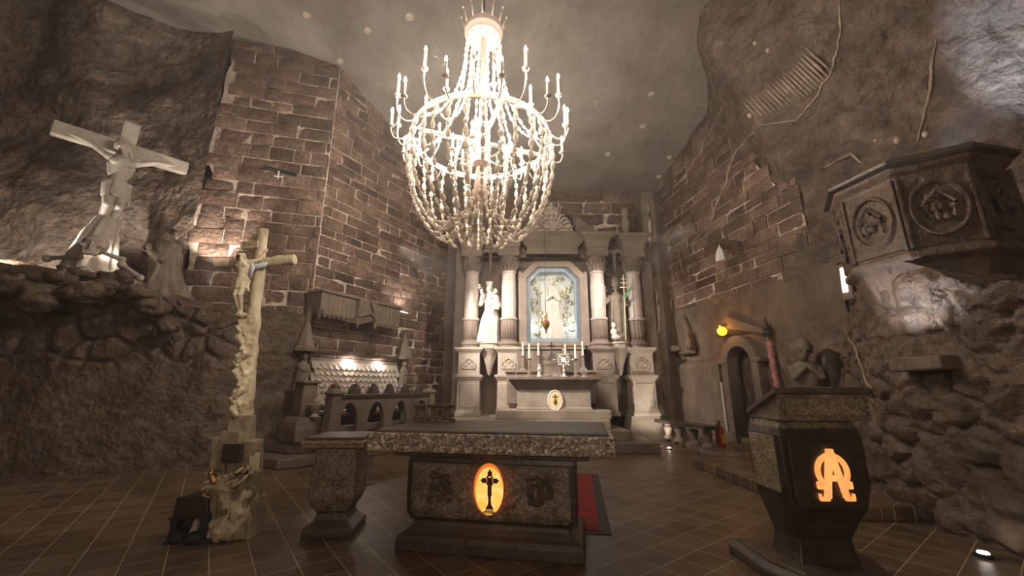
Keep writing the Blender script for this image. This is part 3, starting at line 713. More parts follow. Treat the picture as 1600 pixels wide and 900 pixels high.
# glowing oval with the reliquary cross
mx_ = .03; MZ = .55
b = B(); b.rings([[(mx_+s*.135*math.cos(a)+dx, y, MZ+s*.205*math.sin(a)) for a in [2*PI*i/40 for i in range(40)]] for s, y, dx in [(1, -.30, -.02), (1.04, -.36, -.02), (1.0, -.425, -.004), (.96, -.435, 0)]]); md = b.build('glowing_oval', 'medallion_side', t, smooth=40)
b = B(); b.rings([[(mx_+.006+s*.128*math.cos(a), y, MZ+s*.196*math.sin(a)) for a in [2*PI*i/40 for i in range(40)]] for s, y in [(1, -.433), (.97, -.441)]]); b.build('lit_face', 'medallion', md, smooth=40)
b = B(); MC = T(mx_+.012, -.448, MZ, s=1.12)
for x, z, q in [(0, .125, .018), (0, .075, .022), (-.045, .075, .018), (.045, .075, .018), (0, .045, .014)]:
    b.box((x, 0, z), (q*2, .012, q*2), M=MC, rz=0); b.ell((x, -.008, z), (q*.6, .006, q*.6), 8, 6, MC)
for x, z in [(-.068, .075), (.068, .075), (0, .15), (-.02, .10), (.02, .10), (-.02, .05), (.02, .05)]: b.ell((x, 0, z), (.009, .006, .009), 8, 6, MC)
b.box((0, 0, .0), (.032, .014, .075), M=MC); b.box((0, 0, -.045), (.022, .012, .03), M=MC)
b.prism([(-.008, -.055), (.008, -.055), (.014, -.10), (.034, -.135), (-.034, -.135), (-.014, -.10)], .012, MC)
for k in range(3): b.box((0, 0, -.142-.009*k), (.07+.024*k, .012, .005), M=MC)
b.build('cross_emblem', 'stem_pink', md, bevel=.002)
bpy.data.objects['cross_emblem'].data.materials[0] = plain('emblem', (.16, .055, .045), .45, .3)

# three carved candle stands on the altar
M_AT = Matrix.Translation((-.16, 4.33, 0)) @ Matrix.Rotation(AR, 4, 'Z')
first = None
for i, (px, py) in enumerate([(612, 655), (651, 656), (684, 657)]):
    loc = M_AT @ V((-1.05+.185*i, .46-.02*i, 1.055))
    g = thing('candle_stand', ['squat carved salt candle stand on the altar, leftmost of three', 'squat carved salt candle stand on the altar, middle of three', 'squat carved salt candle stand on the altar, rightmost of three'][i], 'candle stand', loc, .5*i, 'salt candle stands on the front altar'); g.scale = (1.2, 1.2, 1.2)
    b = B(); b.lathe([(.035, .02), (.045, .04), (.03, .06), (.024, .09), (.03, .115), (.022, .13)], 16); b.build('stem', 'wood_grey', g, smooth=True)
    b = B(); b.box((0, 0, .152), (.105, .105, .022)); b.box((0, 0, .137), (.085, .085, .012)); b.build('cup', 'altar_dark', g, bevel=.004)
    for k in range(3):
        a = k*2*PI/3+.4; b = B(); c, s_ = math.cos(a), math.sin(a)
        pts = [(r*c, r*s_, z) for r, z in [(.02, .055), (.05, .045), (.07, .02), (.088, .012), (.098, .022), (.092, .035), (.082, .03)]]
        b.tube(pts, [.014, .014, .013, .012, .011, .01, .008], 7); b.build('foot', 'wood_grey', g, smooth='all')

# small side table
t = thing('side_table', 'small stone side table on a tapering pedestal left of the front altar', 'table', (-1.86, 4.66, 0), R(4))
b = B(); b.sqprof([(.25, 0), (.25, .07), (.19, .12), (.17, .13), (.15, .20), (.17, .22)]); b.build('base', 'base_dark', t, bevel=.012)
b = B(); b.sqprof([(.15, .2), (.20, .27), (.23, .35), (.225, .6), (.21, .84)]); q = b.build('pedestal', 'salt_carved', t, bevel=.02)
b = B(); rnd = random.Random(5)
for k in range(7): b.ell((rnd.uniform(-.12, .12), -.225, rnd.uniform(.33, .55)), (.04, .018, .03), 10, 6)
b.build('carved_relief', 'salt_carved', t, smooth='all')
b = B(); b.sqprof([(.30, .84), (.31, .85), (.31, .875), (.325, .88), (.325, .905), (.315, .915)]); b.build('top', 'salt_light', t, bevel=.006)
b = B(); b.sqprof([(.295, .915), (.30, .93), (.295, .945)]); b.build('top_plate', 'slab_top', t, bevel=.004)

# red mat behind the altar
t = thing('floor_mat', 'red ribbed floor mat with a black border beside the front altar', 'mat', (.72, 6.0, 0), R(-9.2))
b = B(); b.box((.05, 0, .004), (.95, 2.9, .008)); b.build('border', 'black', t)
b = B(); b.box((.0, 0, .012), (.82, 2.72, .012)); b.build('ribbed_pile', 'red_mat', t)

# ------------------------------------------------------------------ lectern
t = thing('lectern', 'dark carved salt lectern with a glowing orange Alpha and Omega sign', 'lectern', (2.44, 3.68, 0), R(0))
def hexr(hw, fw, y0, y1, z): return [(-fw, y0, z), (fw, y0, z), (hw, y0+(y1-y0)*.38, z), (hw, y1, z), (-hw, y1, z), (-hw, y0+(y1-y0)*.38, z)]
b = B(); b.rings([hexr(.47, .36, -.46, .4, 0), hexr(.47, .36, -.46, .4, .07), hexr(.42, .32, -.40, .34, .11), hexr(.41, .31, -.38, .32, .14)]); b.build('platform', 'base_dark', t, bevel=.012)
def lr(w, y0, y1, z): return [(-w, y0, z), (w, y0, z), (w+.01, y0+.1, z), (w+.005, y1, z), (-w-.005, y1, z), (-w-.01, y0+.1, z)]
b = B(); b.rings([lr(.24, -.24, .12, .13), lr(.22, -.22, .10, .2), lr(.21, -.21, .09, .3), lr(.25, -.26, .09, .42), lr(.30, -.33, .08, .56), lr(.33, -.35, .08, .72), lr(.33, -.35, .08, 1.08), lr(.31, -.33, .06, 1.14)])
b.build('body', 'salt_dark', t, bevel=.012)
b = B(); b.prism([(-.26, .56), (.26, .56), (.285, .64), (.285, 1.04), (-.285, 1.04), (-.285, .64)], .03, T(y=-.372), .04); b.build('front_panel', 'salt_dark', t, bevel=.004)
b = B(); b.rings([lr(.315, -.34, .07, 1.13), lr(.29, -.30, .05, 1.20)]); b.build('neck', 'salt_carved', t, bevel=.006)
for q in (-1, 1):
    b = B(); b.box((q*.338, -.125, .86), (.02, .33, .42)); b.build('side_panel', 'salt_light', t, bevel=.006)
def side(x, dy=0, up=0): return [(x, -.37-dy, 1.19), (x, .02+dy, 1.19), (x, .02+dy, 1.235+up), (x, -.37-dy, 1.405+up)]
b = B(); b.rings([side(-.31), side(.42)]); b.build('book_rest', 'salt_carved', t, bevel=.008)
b = B(); b.box((.055, -.375, 1.295), (.62, .02, .13)); b.build('rest_panel', 'salt_light', t, bevel=.006)
b = B(); b.rings([[(x, -.40, 1.405), (x, .05, 1.215), (x, .05, 1.255), (x, -.40, 1.45)] for x in (-.34, .45)]); b.build('top', 'slab_top', t, bevel=.006)
b = B(); b.rings([[(.42, -.26, 1.20), (.52, -.2, 1.20), (.52, .06, 1.20), (.42, .06, 1.20)], [(.42, -.28, 1.35), (.53, -.22, 1.36), (.53, .06, 1.30), (.42, .06, 1.30)]]); b.build('rest_cheek', 'salt_dark', t, bevel=.006)
# the sign: a ring open at the foot with serif feet (Omega) and a heavy A across it
EM = T(.02, -.392, .80)
sg = bpy.data.objects.new('alpha_omega_sign', None); col.objects.link(sg); sg.parent = t; sg.empty_display_size = .1
b = B(); arc = [R(a) for a in range(-56, 237, 8)]
b.rings([[(r*math.cos(a), y, .02+r*1.04*math.sin(a)) for r, y in ((.131, 0), (.131, .02), (.094, .02), (.094, 0))] for a in arc], EM)
for q in (-1, 1):
    b.box((q*.094, .01, -.088), (.075, .02, .030), M=EM); b.box((q*.125, .01, -.075), (.018, .02, .05), M=EM)
b.build('omega', 'alpha', sg, bevel=.004)
q = board('alpha_letter', [(-.021, .185), (.021, .185), (.094, -.165), (.052, -.165), (.030, -.045), (-.030, -.045), (-.052, -.165), (-.094, -.165)], [[(0, .085), (-.020, -.005), (.020, -.005)]], .028, 'alpha', sg, EM @ T(y=.004))
b = B()
for q in (-1, 1): b.box((q*.096, .006, -.170), (.068, .026, .028), M=EM); b.box((q*.126, .006, -.153), (.014, .026, .04), M=EM)
b.build('letter_feet', 'alpha', sg, bevel=.004)
# red band of the barrier tape left of the rest
o = B(); o.box((0, 0, 0), (.10, .03, .022)); r_ = o.build('red_ribbon', 'red', None, bevel=.004); r_.location = at(1191, 656, 4.05)+V((0, 0, .0)); r_.rotation_euler.z = -.2
tag(r_, 'short red band of the barrier tape left of the lectern top', 'barrier tape')
q0, q1 = at(1196, 658, 3.98), at(1130, 650, 9.0)

# cherub bust behind the lectern
cp = at(1262, 600, 7.4)
t = thing('cherub_bust', 'stone cherub bust with hands at its chin seen above the lectern', 'statue', (cp.x, 7.4, cp.z-.02), R(-25))
b = B(); b.robe([(0, 0, .42, .12, .10), (0, 0, .30, .24, .16), (0, 0, .12, .24, .17), (0, 0, -.05, .20, .15)], 6, .08)
for q in (-1, 1):
    b.cap((q*.2, 0, .30), (q*.20, -.18, .14), .07, .06); b.cap((q*.20, -.18, .14), (q*.04, -.2, .30), .055, .04); b.ell((q*.26, .12, .38), (.09, .04, .22), rot=('Y', q*.3))
b.cap((0, 0, .4), (0, -.02, .5), .06, .06); head(b, (0, -.05, .62), 1.8, 0, .1, .2)
for k in range(14):
    a = k*.9; b.ell((.14*math.cos(a), .02+.13*math.sin(a)*.8, .70+.06*math.sin(k*2.3)), .05)
b.sculpt('bust', 'statue_dark', t, .018, 1)
b = B(); b.box((0, .05, -.55), (.55, .4, 1.0)); b.box((0, .05, -.06), (.62, .46, .07)); b.build('plinth', 'rock_smooth', t, bevel=.015)
b = B(); b.lathe([(.02, -.95), (.24, -.95), (.25, .35), (.19, .55), (.02, .66)], 18, (.42, .16, 0), sq=.7); b.build('rear_shield', 'salt_dark', t, smooth=True)

# added thin haze volume, imitating lens bloom around the chandelier
hz = bpy.data.materials.new('bloom_haze'); hz.use_nodes = True; hz.node_tree.nodes.clear()
vs_ = hz.node_tree.nodes.new('ShaderNodeVolumeScatter'); ho = hz.node_tree.nodes.new('ShaderNodeOutputMaterial')
vs_.inputs['Color'].default_value = (1, .96, .92, 1); vs_.inputs['Density'].default_value = .0075; vs_.inputs['Anisotropy'].default_value = .35
link(hz.node_tree, vs_.outputs[0], ho.inputs['Volume']); MATS['bloom_haze'] = hz
b = B(); b.box((-2, 1, 5.85), (30, 29, 12.3)); o = b.build('bloom_haze', 'bloom_haze'); tag(o, 'added thin haze filling the whole hall to imitate lens bloom around the chandelier', 'haze', kind='stuff')

# ------------------------------------------------------------------ high altar
AX, AY = 1.27, 12.0
t = thing('altarpiece', 'tall carved stone altarpiece with four columns against the back wall', 'altarpiece', (AX, AY, .66))
Z = lambda z: z-.66
def pedestal(x, lit, y=0, low=False):
    m1 = 'altar_stone' if lit else 'altar_dark'  # light put into the colour: lit pedestals paler, the shaded one darker
    b = B()
    if low: b.sqprof([(.50, -.66), (.46, -.3), (.40, 0)], (x, y+.1, 0), .8)
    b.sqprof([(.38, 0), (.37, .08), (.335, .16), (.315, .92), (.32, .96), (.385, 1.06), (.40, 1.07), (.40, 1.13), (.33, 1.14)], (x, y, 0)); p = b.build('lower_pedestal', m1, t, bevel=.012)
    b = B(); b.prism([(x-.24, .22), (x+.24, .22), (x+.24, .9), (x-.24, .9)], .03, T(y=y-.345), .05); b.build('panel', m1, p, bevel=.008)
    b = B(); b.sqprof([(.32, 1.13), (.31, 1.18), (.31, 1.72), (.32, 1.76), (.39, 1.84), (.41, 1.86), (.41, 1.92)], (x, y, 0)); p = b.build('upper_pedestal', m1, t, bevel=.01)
    tre = []
    for cx, cz, a0, a1 in ((-.11, 1.40, 100, 270), (0, 1.40, 0, 0), (.11, 1.40, -90, 80), (0, 1.50, 0, 180)):
        if a0 == a1: continue
        tre.append([(cx+x+.09*math.cos(R(a)), cz+.09*math.sin(R(a))) for a in range(a0, a1+1, 17)])
    b = B()
    for q in tre: b.tube([(px, y-.325, pz) for px, pz in q], .020, 6)
    b.tube([(x-.2, y-.325, 1.31), (x+.2, y-.325, 1.31)], .018, 6)
    for cx, cz in ((-.10, 1.40), (.10, 1.40), (0, 1.49)): b.ell((x+cx, y-.31, cz), (.055, .02, .055))
    b.build('trefoil_relief', m1, p, smooth='all')
def column(x, y=0, m='column_stone'):
    b = B(); b.lathe([(.30, 1.92), (.30, 1.98), (.33, 2.02), (.30, 2.08), (.25, 2.12), (.25, 2.16)], 24, (x, y, 0)); c = b.build('column_base', 'altar_dark', t, smooth=35)
    b = B(); b.lathe([(.235, 2.14), (.235, 2.70), (.225, 2.76)], 72, (x, y, 0), flute=.045, nf=18); b.build('fluted_shaft', 'altar_dark', t, smooth='all')
    b = B(); b.lathe([(.25, 2.75), (.265, 2.79), (.25, 2.83), (.215, 2.84), (.225, 3.3), (.215, 3.9), (.20, 4.2), (.225, 4.22), (.225, 4.27), (.20, 4.28)], 28, (x, y, 0)); b.build('shaft', m, t, smooth=35)
    b = B(); b.lathe([(.195, 4.27), (.20, 4.4), (.25, 4.62), (.30, 4.72)], 24, (x, y, 0)); b.sqprof([(.30, 4.72), (.33, 4.78), (.33, 4.85)], (x, y, 0))
    for k in range(12):
        a = k*PI/6
        for r, z0, z1 in ((.20, 4.30, 4.47), (.235, 4.42, 4.62)):
            aa = a+(PI/12 if z0 > 4.4 else 0); c_, s_ = math.cos(aa), math.sin(aa)
            b.tube([(x+r*c_, y+r*s_, z0), (x+(r+.03)*c_, y+(r+.03)*s_, (z0+z1)/2), (x+(r+.085)*c_, y+(r+.085)*s_, z1), (x+(r+.10)*c_, y+(r+.10)*s_, z1-.04)], [.04, .035, .025, .012], 6)
    b.build('capital', 'altar_dark', t, smooth=35)
XO, XI = 2.52, 1.37
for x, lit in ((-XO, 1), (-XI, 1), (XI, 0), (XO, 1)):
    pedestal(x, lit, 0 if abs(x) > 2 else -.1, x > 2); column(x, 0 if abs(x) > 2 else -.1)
b = B(); b.box((0, .85, 2.9), (6.1, .5, 5.9)); b.box((-2.9, .45, 2.6), (.35, .5, 5.2)); b.box((3.02, .40, 2.6), (.35, .5, 5.2)); b.build('back_panel', 'altar_dark', t, bevel=.02)
# ressaults of the entablature, each moulded, and the recessed runs between
def entab(x, hw, y0, y1, name='entablature', z=4.85, m='altar_dark'):
    b = B(); cy = (y0+y1)/2; hy = (y1-y0)/2
    b.rect([(hw, hy, z), (hw, hy, z+.14), (hw+.03, hy+.03, z+.15), (hw+.03, hy+.03, z+.27), (hw+.06, hy+.06, z+.30), (hw+.06, hy+.06, z+.36), (hw+.17, hy+.17, z+.48), (hw+.20, hy+.20, z+.50), (hw+.20, hy+.20, z+.58), (hw+.12, hy+.12, z+.62)], (x, cy, 0)); return b.build(name, m, t, bevel=.012)
for x in (-XO, XO): entab(x, .32, -.32, .6)
for x in (-XI, XI): entab(x, .32, -.42, .6)
entab(0, XI, .22, .6)
for q in (-1, 1): entab(q*(XI+XO)/2, .4, .2, .6)
# broken arches over the side statues
for q in (-1, 1):
    cx = q*1.945; b = B()
    for s_ in (-1, 1):
        pts = [(cx+s_*x, -.12, z) for x, z in [(.40, 4.55), (.37, 4.72), (.29, 4.88), (.17, 4.97), (.03, 4.93), (.01, 4.80)]]
        b.tube(pts, [.05, .065, .07, .07, .06, .035], 8)
    b.ell((cx, -.14, 4.72), (.05, .06, .14)); b.cap((cx, -.14, 4.6), (cx, -.14, 4.3), .05, .012); b.build('arch_scroll', 'altar_dark', t, smooth='all')
    b = B()
    for k, x in enumerate((-.28, -.12, .02, .18, .3)): b.lathe([(.03, 0), (.035, .03), (.016, .06), (.022, .14+.05*(k % 2)), (.006, .2+.08*(k % 2))], 8, (cx+x, .1, 5.46))
    b.build('finials', 'altar_stone', t, smooth=True)
# wide centre cornice with flaring sides and the crowned coat of arms
b = B(); b.rings([[(-.82, -.15, 4.86), (.82, -.15, 4.86), (.82, .5, 4.86), (-.82, .5, 4.86)], [(-.80, -.2, 5.05), (.80, -.2, 5.05), (.80, .5, 5.05), (-.80, .5, 5.05)], [(-1.02, -.34, 5.30), (1.02, -.34, 5.30), (1.02, .5, 5.30), (-1.02, .5, 5.30)],
    [(-1.02, -.34, 5.38), (1.02, -.34, 5.38), (1.02, .5, 5.38), (-1.02, .5, 5.38)], [(-.85, -.22, 5.42), (.85, -.22, 5.42), (.85, .5, 5.42), (-.85, .5, 5.42)], [(-.72, -.2, 5.62), (.72, -.2, 5.62), (.72, .5, 5.62), (-.72, .5, 5.62)]]); b.build('centre_cornice', 'altar_dark', t, bevel=.012)
b = B(); n = 26; poly = [(.68*math.cos(PI*i/n), .70*math.sin(PI*i/n)) for i in range(n+1)]
b.prism([(x, z+5.62) for x, z in poly], .16, T(y=-.14))
for q in (-1, 1):
    for k in range(6):
        a = R(12+k*15); b.tube([(q*.30*math.cos(a)*1.2, -.18, 5.66+.34*math.sin(a)), (q*.52*math.cos(a), -.24, 5.64+.54*math.sin(a)+.03), (q*.66*math.cos(a-.1), -.22, 5.64+.64*math.sin(a-.08))], [.03, .05, .02], 7)
    b.tube([(q*.05, -.2, 5.70), (q*.18, -.24, 5.80), (q*.26, -.24, 5.95), (q*.16, -.24, 6.06), (q*.07, -.22, 5.98)], .035, 7)
    b.tube([(q*.1, -.2, 5.68), (q*.35, -.24, 5.74), (q*.56, -.2, 5.68)], .03, 7)
b.sculpt('coat_of_arms', 'altar_stone', t, .02, 1)
b = B(); b.lathe([(.26, 6.14), (.29, 6.17), (.29, 6.25), (.26, 6.28), (.25, 6.30)], 24, (0, -.1, 0), sq=.7)
for k in range(8):
    a = k*PI/4; b.cap((.26*math.cos(a), -.1+.18*math.sin(a), 6.28), (.33*math.cos(a), -.1+.22*math.sin(a), 6.46), .035, .025); b.ell((.33*math.cos(a), -.1+.22*math.sin(a), 6.50), .05)
b.ell((0, -.1, 6.38), (.2, .15, .16)); b.ell((0, -.1, 6.6), .06); b.sculpt('crown', 'altar_stone', t, .016, 1)
b = B(); b.lathe([(.10, 5.43), (.14, 5.5), (.09, 5.6), (.14, 5.8), (.18, 6.0), (.10, 6.15), (.13, 6.2), (.16, 6.4), (.1, 6.55)], 12, (2.45, .1, 0), flute=.1, nf=5); b.build('broken_figure', 'altar_dark', t, smooth='all')
b = B(); b.rings([[(.85, .25, 5.45), (1.9, .25, 5.45), (1.9, .6, 5.45), (.85, .6, 5.45)], [(.85, .4, 6.35), (1.0, .4, 6.35), (1.0, .6, 6.35), (.85, .6, 6.35)]]); b.build('sloping_block', 'altar_dark', t, bevel=.02)
# picture frame with canted upper corners, blue inner frame and the lit relief behind
def canted(hw, z0, z1, c): return [(-hw, z0), (hw, z0), (hw, z1-c), (hw-c, z1), (-hw+c, z1), (-hw, z1-c)]
AQ = T(y=.1)
board('picture_frame', canted(.98, 2.0, 4.62, .42), [canted(.84, 2.1, 4.47, .37)], .36, 'altar_dark', t, AQ, .015)
board('inner_frame', canted(.845, 2.1, 4.48, .37), [canted(.70, 2.22, 4.33, .30)], .20, 'frame_blue', t, T(y=.16), .01)
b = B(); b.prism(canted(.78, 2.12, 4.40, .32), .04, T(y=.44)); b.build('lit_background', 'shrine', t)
b = B(); rnd = random.Random(8)
for k in range(70):
    a = rnd.uniform(0, 2*PI); x = rnd.uniform(-.66, .66); z = rnd.uniform(2.3, 4.2)
    if abs(x) < .24: continue
    b.ell((x, .42, z), (rnd.uniform(.05, .11), .05, rnd.uniform(.05, .1)), 8, 6)
b.build('foliage_relief', 'relief_green', t, smooth='all')
b = B(); b.robe([(0, .28, 3.98, .05, .05), (0, .28, 3.85, .16, .09), (0, .28, 3.6, .22, .12), (0, .28, 3.2, .27, .13), (0, .28, 2.6, .30, .14), (0, .28, 2.2, .33, .15)], 8, .12)
b.ell((0, .26, 4.03), (.11, .10, .15)); head(b, (0, .19, 4.02), .85)
for q in (-1, 1): b.cap((q*.17, .22, 3.72), (q*.20, .12, 3.45), .06, .05); b.cap((q*.20, .12, 3.45), (q*.02, .08, 3.56), .05, .035)
b.sculpt('relief_madonna', 'column_stone', t, .018, 2)
b = B()
for k in range(7): x = -.15+.05*k; b.cap((x, .22, 4.16), (x*1.25, .22, 4.24+.03*(k % 2)), .018, .012)
b.cap((-.15, .22, 4.16), (.15, .22, 4.16), .02, .02); b.build('relief_crown', 'relief_green', t, smooth=True)
b = B(); b.rect([(.86, .16, 1.86), (.86, .16, 1.94), (.90, .2, 1.97), (.90, .2, 2.03)], (0, -.05, 0)); b.build('picture_sill', 'altar_dark', t, bevel=.01)
for q in (-1, 1):
    b = B(); b.box((q*1.02, .05, 3.1), (.10, .3, 2.4)); b.build('frame_pilaster', 'altar_dark', t, bevel=.01)
point('shrine_lamp', (AX-.62, AY+.18, 3.3), 2.4, (.85, .92, 1), .05); point('shrine_lamp', (AX+.62, AY+.18, 3.3), 2.4, (.85, .92, 1), .05)
point('shrine_lamp', (AX, AY+.1, 2.85), 2, (1, .95, .85), .05)
# corbels
for q in (-1, 1):
    x = q*1.945; b = B(); b.lathe([(.02, 1.12), (.06, 1.18), (.12, 1.42), (.20, 1.64), (.28, 1.84), (.34, 1.90), (.34, 2.02), (.30, 2.08)], 10, (x, .02, 0)); b.build('statue_corbel', 'altar_stone', t, smooth=30)

# statues on the corbels
zst = .66+2.08
t = thing('madonna_statue', 'pale stone statue of a crowned mother holding a child, left of the altar picture', 'statue', (AX-1.945, AY-.02, zst), .15)
b = B(); b.robe([(0, 0, 1.58, .10, .10), (0, 0, 1.46, .20, .15), (.02, 0, 1.2, .20, .16), (.03, 0, 1.02, .19, .15), (.0, -.02, .7, .27, .20), (-.04, -.02, .3, .30, .22), (-.06, 0, 0, .34, .24)], 9, .12)
b.cap((-.2, -.02, 1.42), (-.30, -.12, 1.15), .08, .07); b.cap((-.30, -.12, 1.15), (-.28, -.26, 1.42), .06, .035); hand(b, (-.28, -.26, 1.42), (-.1, -.2, 1), 1.1)
b.cap((.2, -.02, 1.42), (.26, -.12, 1.12), .08, .07); b.cap((.26, -.12, 1.12), (.05, -.24, 1.12), .06, .04); hand(b, (.05, -.24, 1.12), (-1, 0, 0), 1.1)
b.ell((-.03, .03, 1.66), (.11, .11, .15)); head(b, (-.03, -.04, 1.70), 1.0, .2, .15); b.lathe([(.11, 1.80), (.10, 1.84), (.13, 1.90), (.12, 1.90)], 12, (-.03, 0, 0))
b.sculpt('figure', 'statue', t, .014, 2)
b = B(); b.robe([(.15, -.14, 1.45, .05, .05), (.15, -.14, 1.36, .10, .08), (.14, -.16, 1.15, .11, .10), (.12, -.2, .98, .13, .11)], 5, .08, 30); head(b, (.14, -.17, 1.56), .78, -.3)
b.cap((.08, -.16, 1.38), (-.04, -.24, 1.34), .035, .025); b.cap((.1, -.22, 1.02), (.02, -.3, .86), .045, .03); b.sculpt('child', 'statue', t, .012, 1)
b = B(); b.cap((-.29, -.27, 1.40), (-.36, -.30, 1.66), .012, .01); b.ell((-.36, -.30, 1.70), (.04, .03, .04)); b.cap((-.42, -.3, 1.62), (-.30, -.3, 1.64), .012, .012); b.build('sceptre', 'statue', t, smooth=True)
b = B(); b.lathe([(.34, -.04), (.33, 0), (.3, .02)], 12); b.build('plinth', 'altar_stone', t, smooth=True)
t = thing('bishop_statue', 'dark stone statue of a mitred bishop with raised hand, right of the altar picture', 'statue', (AX+1.945, AY-.02, zst), -.1)
b = B(); b.robe([(0, 0, 1.56, .10, .10), (0, 0, 1.44, .21, .15), (0, 0, 1.2, .22, .17), (0, 0, .95, .25, .18), (0, 0, .5, .28, .2), (0, 0, 0, .30, .22)], 8, .10)
b.cap((-.2, -.02, 1.40), (-.34, -.08, 1.22), .08, .07); b.cap((-.34, -.08, 1.22), (-.36, -.16, 1.52), .07, .04); hand(b, (-.36, -.16, 1.54), (0, -.1, 1), 1.3)
b.cap((.2, -.02, 1.40), (.28, -.1, 1.15), .09, .07); b.cap((.28, -.1, 1.15), (.18, -.26, 1.28), .06, .04); hand(b, (.18, -.26, 1.28), (.2, -.3, .5), 1.2)
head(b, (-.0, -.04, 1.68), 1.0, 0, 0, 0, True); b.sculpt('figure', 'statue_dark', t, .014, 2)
b = B(); b.rings([[(.115*math.cos(a)*s, -.02+.10*math.sin(a)*s*q, z) for a in [2*PI*i/20 for i in range(20)]] for s, q, z in [(1, 1, 1.74), (1.05, .9, 1.80), (1.1, .6, 1.90), (.75, .4, 2.0), (.15, .3, 2.08)]]); b.build('mitre', 'statue_dark', t, smooth=True)
b = B(); b.robe([(-.02, -.12, 1.38, .06, .06), (-.03, -.17, 1.0, .10, .06), (-.03, -.19, .6, .11, .06), (-.02, -.2, .3, .08, .05)], 6, .2, 30)
b.sculpt('stole', 'statue_dark', t, .014, 1)
b = B(); b.ell((-.17, -.24, .30), (.10, .08, .12)); b.ell((-.17, -.27, .5), (.07, .06, .10)); b.ell((-.12, -.28, .14), (.14, .08, .08)); b.sculpt('carved_attribute', 'statue', t, .014, 1)
b = B(); b.lathe([(.34, -.04), (.32, 0), (.3, .02)], 12); b.build('plinth', 'altar_stone', t, smooth=True)
sx, sy = AX+1.945+.15, AY-.36
b = B(); b.tube([(sx-.03, sy, zst+.03), (sx+.03, sy, zst+2.0)], .016, 8)
for dz, hw in ((1.90, .07), (1.78, .10), (1.64, .13)): b.box((sx+.025, sy, zst+dz), (2*hw, .02, .03))
b.box((sx+.03, sy, zst+1.86), (.03, .02, .36)); tag(b.build('cross_staff', 'ivory', bevel=.003), 'pale triple-barred cross staff held by the dark bishop statue', 'staff')
b = B(); b.tube([(sx-.05, sy-.05, zst+1.30), (sx+.08, sy-.05, zst+1.48), (sx+.26, sy-.05, zst+1.66)], .008, 6)
for k in range(11):
    f_ = k/10; p = V((sx-.02+.27*f_, sy-.05, zst+1.33+.32*f_))
    for q in (-1, 1):
        d = V((.45, 0, .3))+V((-.35, 0, .55))*q*.6; L = .15*(1-.45*f_); e = p+d*L
        b.rings([[p+V((0, 0, .008)), p-V((0, 0, .008)), p+V((0, .004, 0))], [(p+e)/2+V((-.012, 0, .014)), (p+e)/2-V((-.012, 0, .014)), (p+e)/2+V((0, .004, 0))], [e, e+V((.001, 0, 0)), e+V((0, .002, 0))]])
tag(b.build('palm_branch', 'green'), 'green palm branch in the hand of the dark bishop statue', 'palm branch')

# high altar table and what stands on it
TX, TY, TZ = 1.10, 11.02, .88
t = thing('high_altar_table', 'moulded stone altar table with an oval emblem below the lit picture', 'altar', (TX, TY, TZ))
b = B(); b.rect([(.98, .36, 0), (.98, .36, .05), (.95, .33, .06), (.95, .33, .50)]); b.build('body', 'altar_stone', t, bevel=.01)
b = B(); b.rect([(.93, .33, .50), (.96, .36, .54), (.98, .38, .58), (1.10, .46, .68), (1.18, .52, .74), (1.20, .54, .76), (1.20, .54, .83)]); b.build('table_top', 'altar_dark', t, bevel=.01)
b = B(); b.rings([[(.02+s*.20*math.cos(a), y, .24+s*.27*math.sin(a)) for a in [2*PI*i/36 for i in range(36)]] for s, y in [(1, -.32), (1, -.365), (.9, -.385), (.8, -.37)]]); q = b.build('oval_rim', 'white', t, smooth=30)
b = B(); b.rings([[(.02+s*.155*math.cos(a), y, .24+s*.215*math.sin(a)) for a in [2*PI*i/30 for i in range(30)]] for s, y in [(1, -.36), (1, -.378), (.8, -.382)]]); b.build('emblem', 'altar_medallion', q, smooth=30)
b = B(); b.box((.02, -.392, .26), (.03, .01, .28)); b.box((.02, -.392, .33), (.14, .01, .035)); b.ell((.02, -.39, .20), (.05, .012, .08)); b.build('cross', 'brass', q, bevel=.003)
AT = TZ+.83
b = B(); b.box((TX, 11.62, AT-.25), (2.5, .42, .9)); b.box((TX, 11.6, AT+.17), (2.6, .5, .06)); b.box((TX+.0, 11.7, AT+.5), (1.9, .3, .6)); b.box((TX+.02, 11.68, AT+.83), (2.0, .36, .07))
tag(b.build('altar_shelf', 'altar_dark', bevel=.01), 'dark stepped stone shelf behind the high altar table', 'shelf')
t = thing('tabernacle', 'dark domed tabernacle with a cross in the middle of the high altar', 'tabernacle', (TX+.0, 11.12, AT))
b = B(); b.sqprof([(.28, 0), (.28, .04), (.24, .08), (.21, .30), (.23, .36), (.23, .40), (.16, .43)], (0, 0, 0), .7); b.build('body', 'altar_dark', t, bevel=.008)
b = B(); b.sqprof([(.15, .43), (.12, .5), (.05, .62), (.03, .66)], (0, 0, 0), .7); b.box((0, 0, .80), (.05, .04, .34)); b.box((0, 0, .86), (.2, .04, .05)); b.build('cross', 'salt_dark', t, bevel=.006)
CL = [(817, 11.55, .23, 'leftmost of six on the high altar', .38), (827, 10.92, 0, 'second from left of six on the high altar', .38), (841, 11.55, .23, 'third from left of six on the high altar', .35), (883, 11.55, .23, 'third from right of six on the high altar', .32), (899, 10.92, 0, 'second from right of six on the high altar', .38), (910, 11.55, .23, 'rightmost of six on the high altar', .40)]
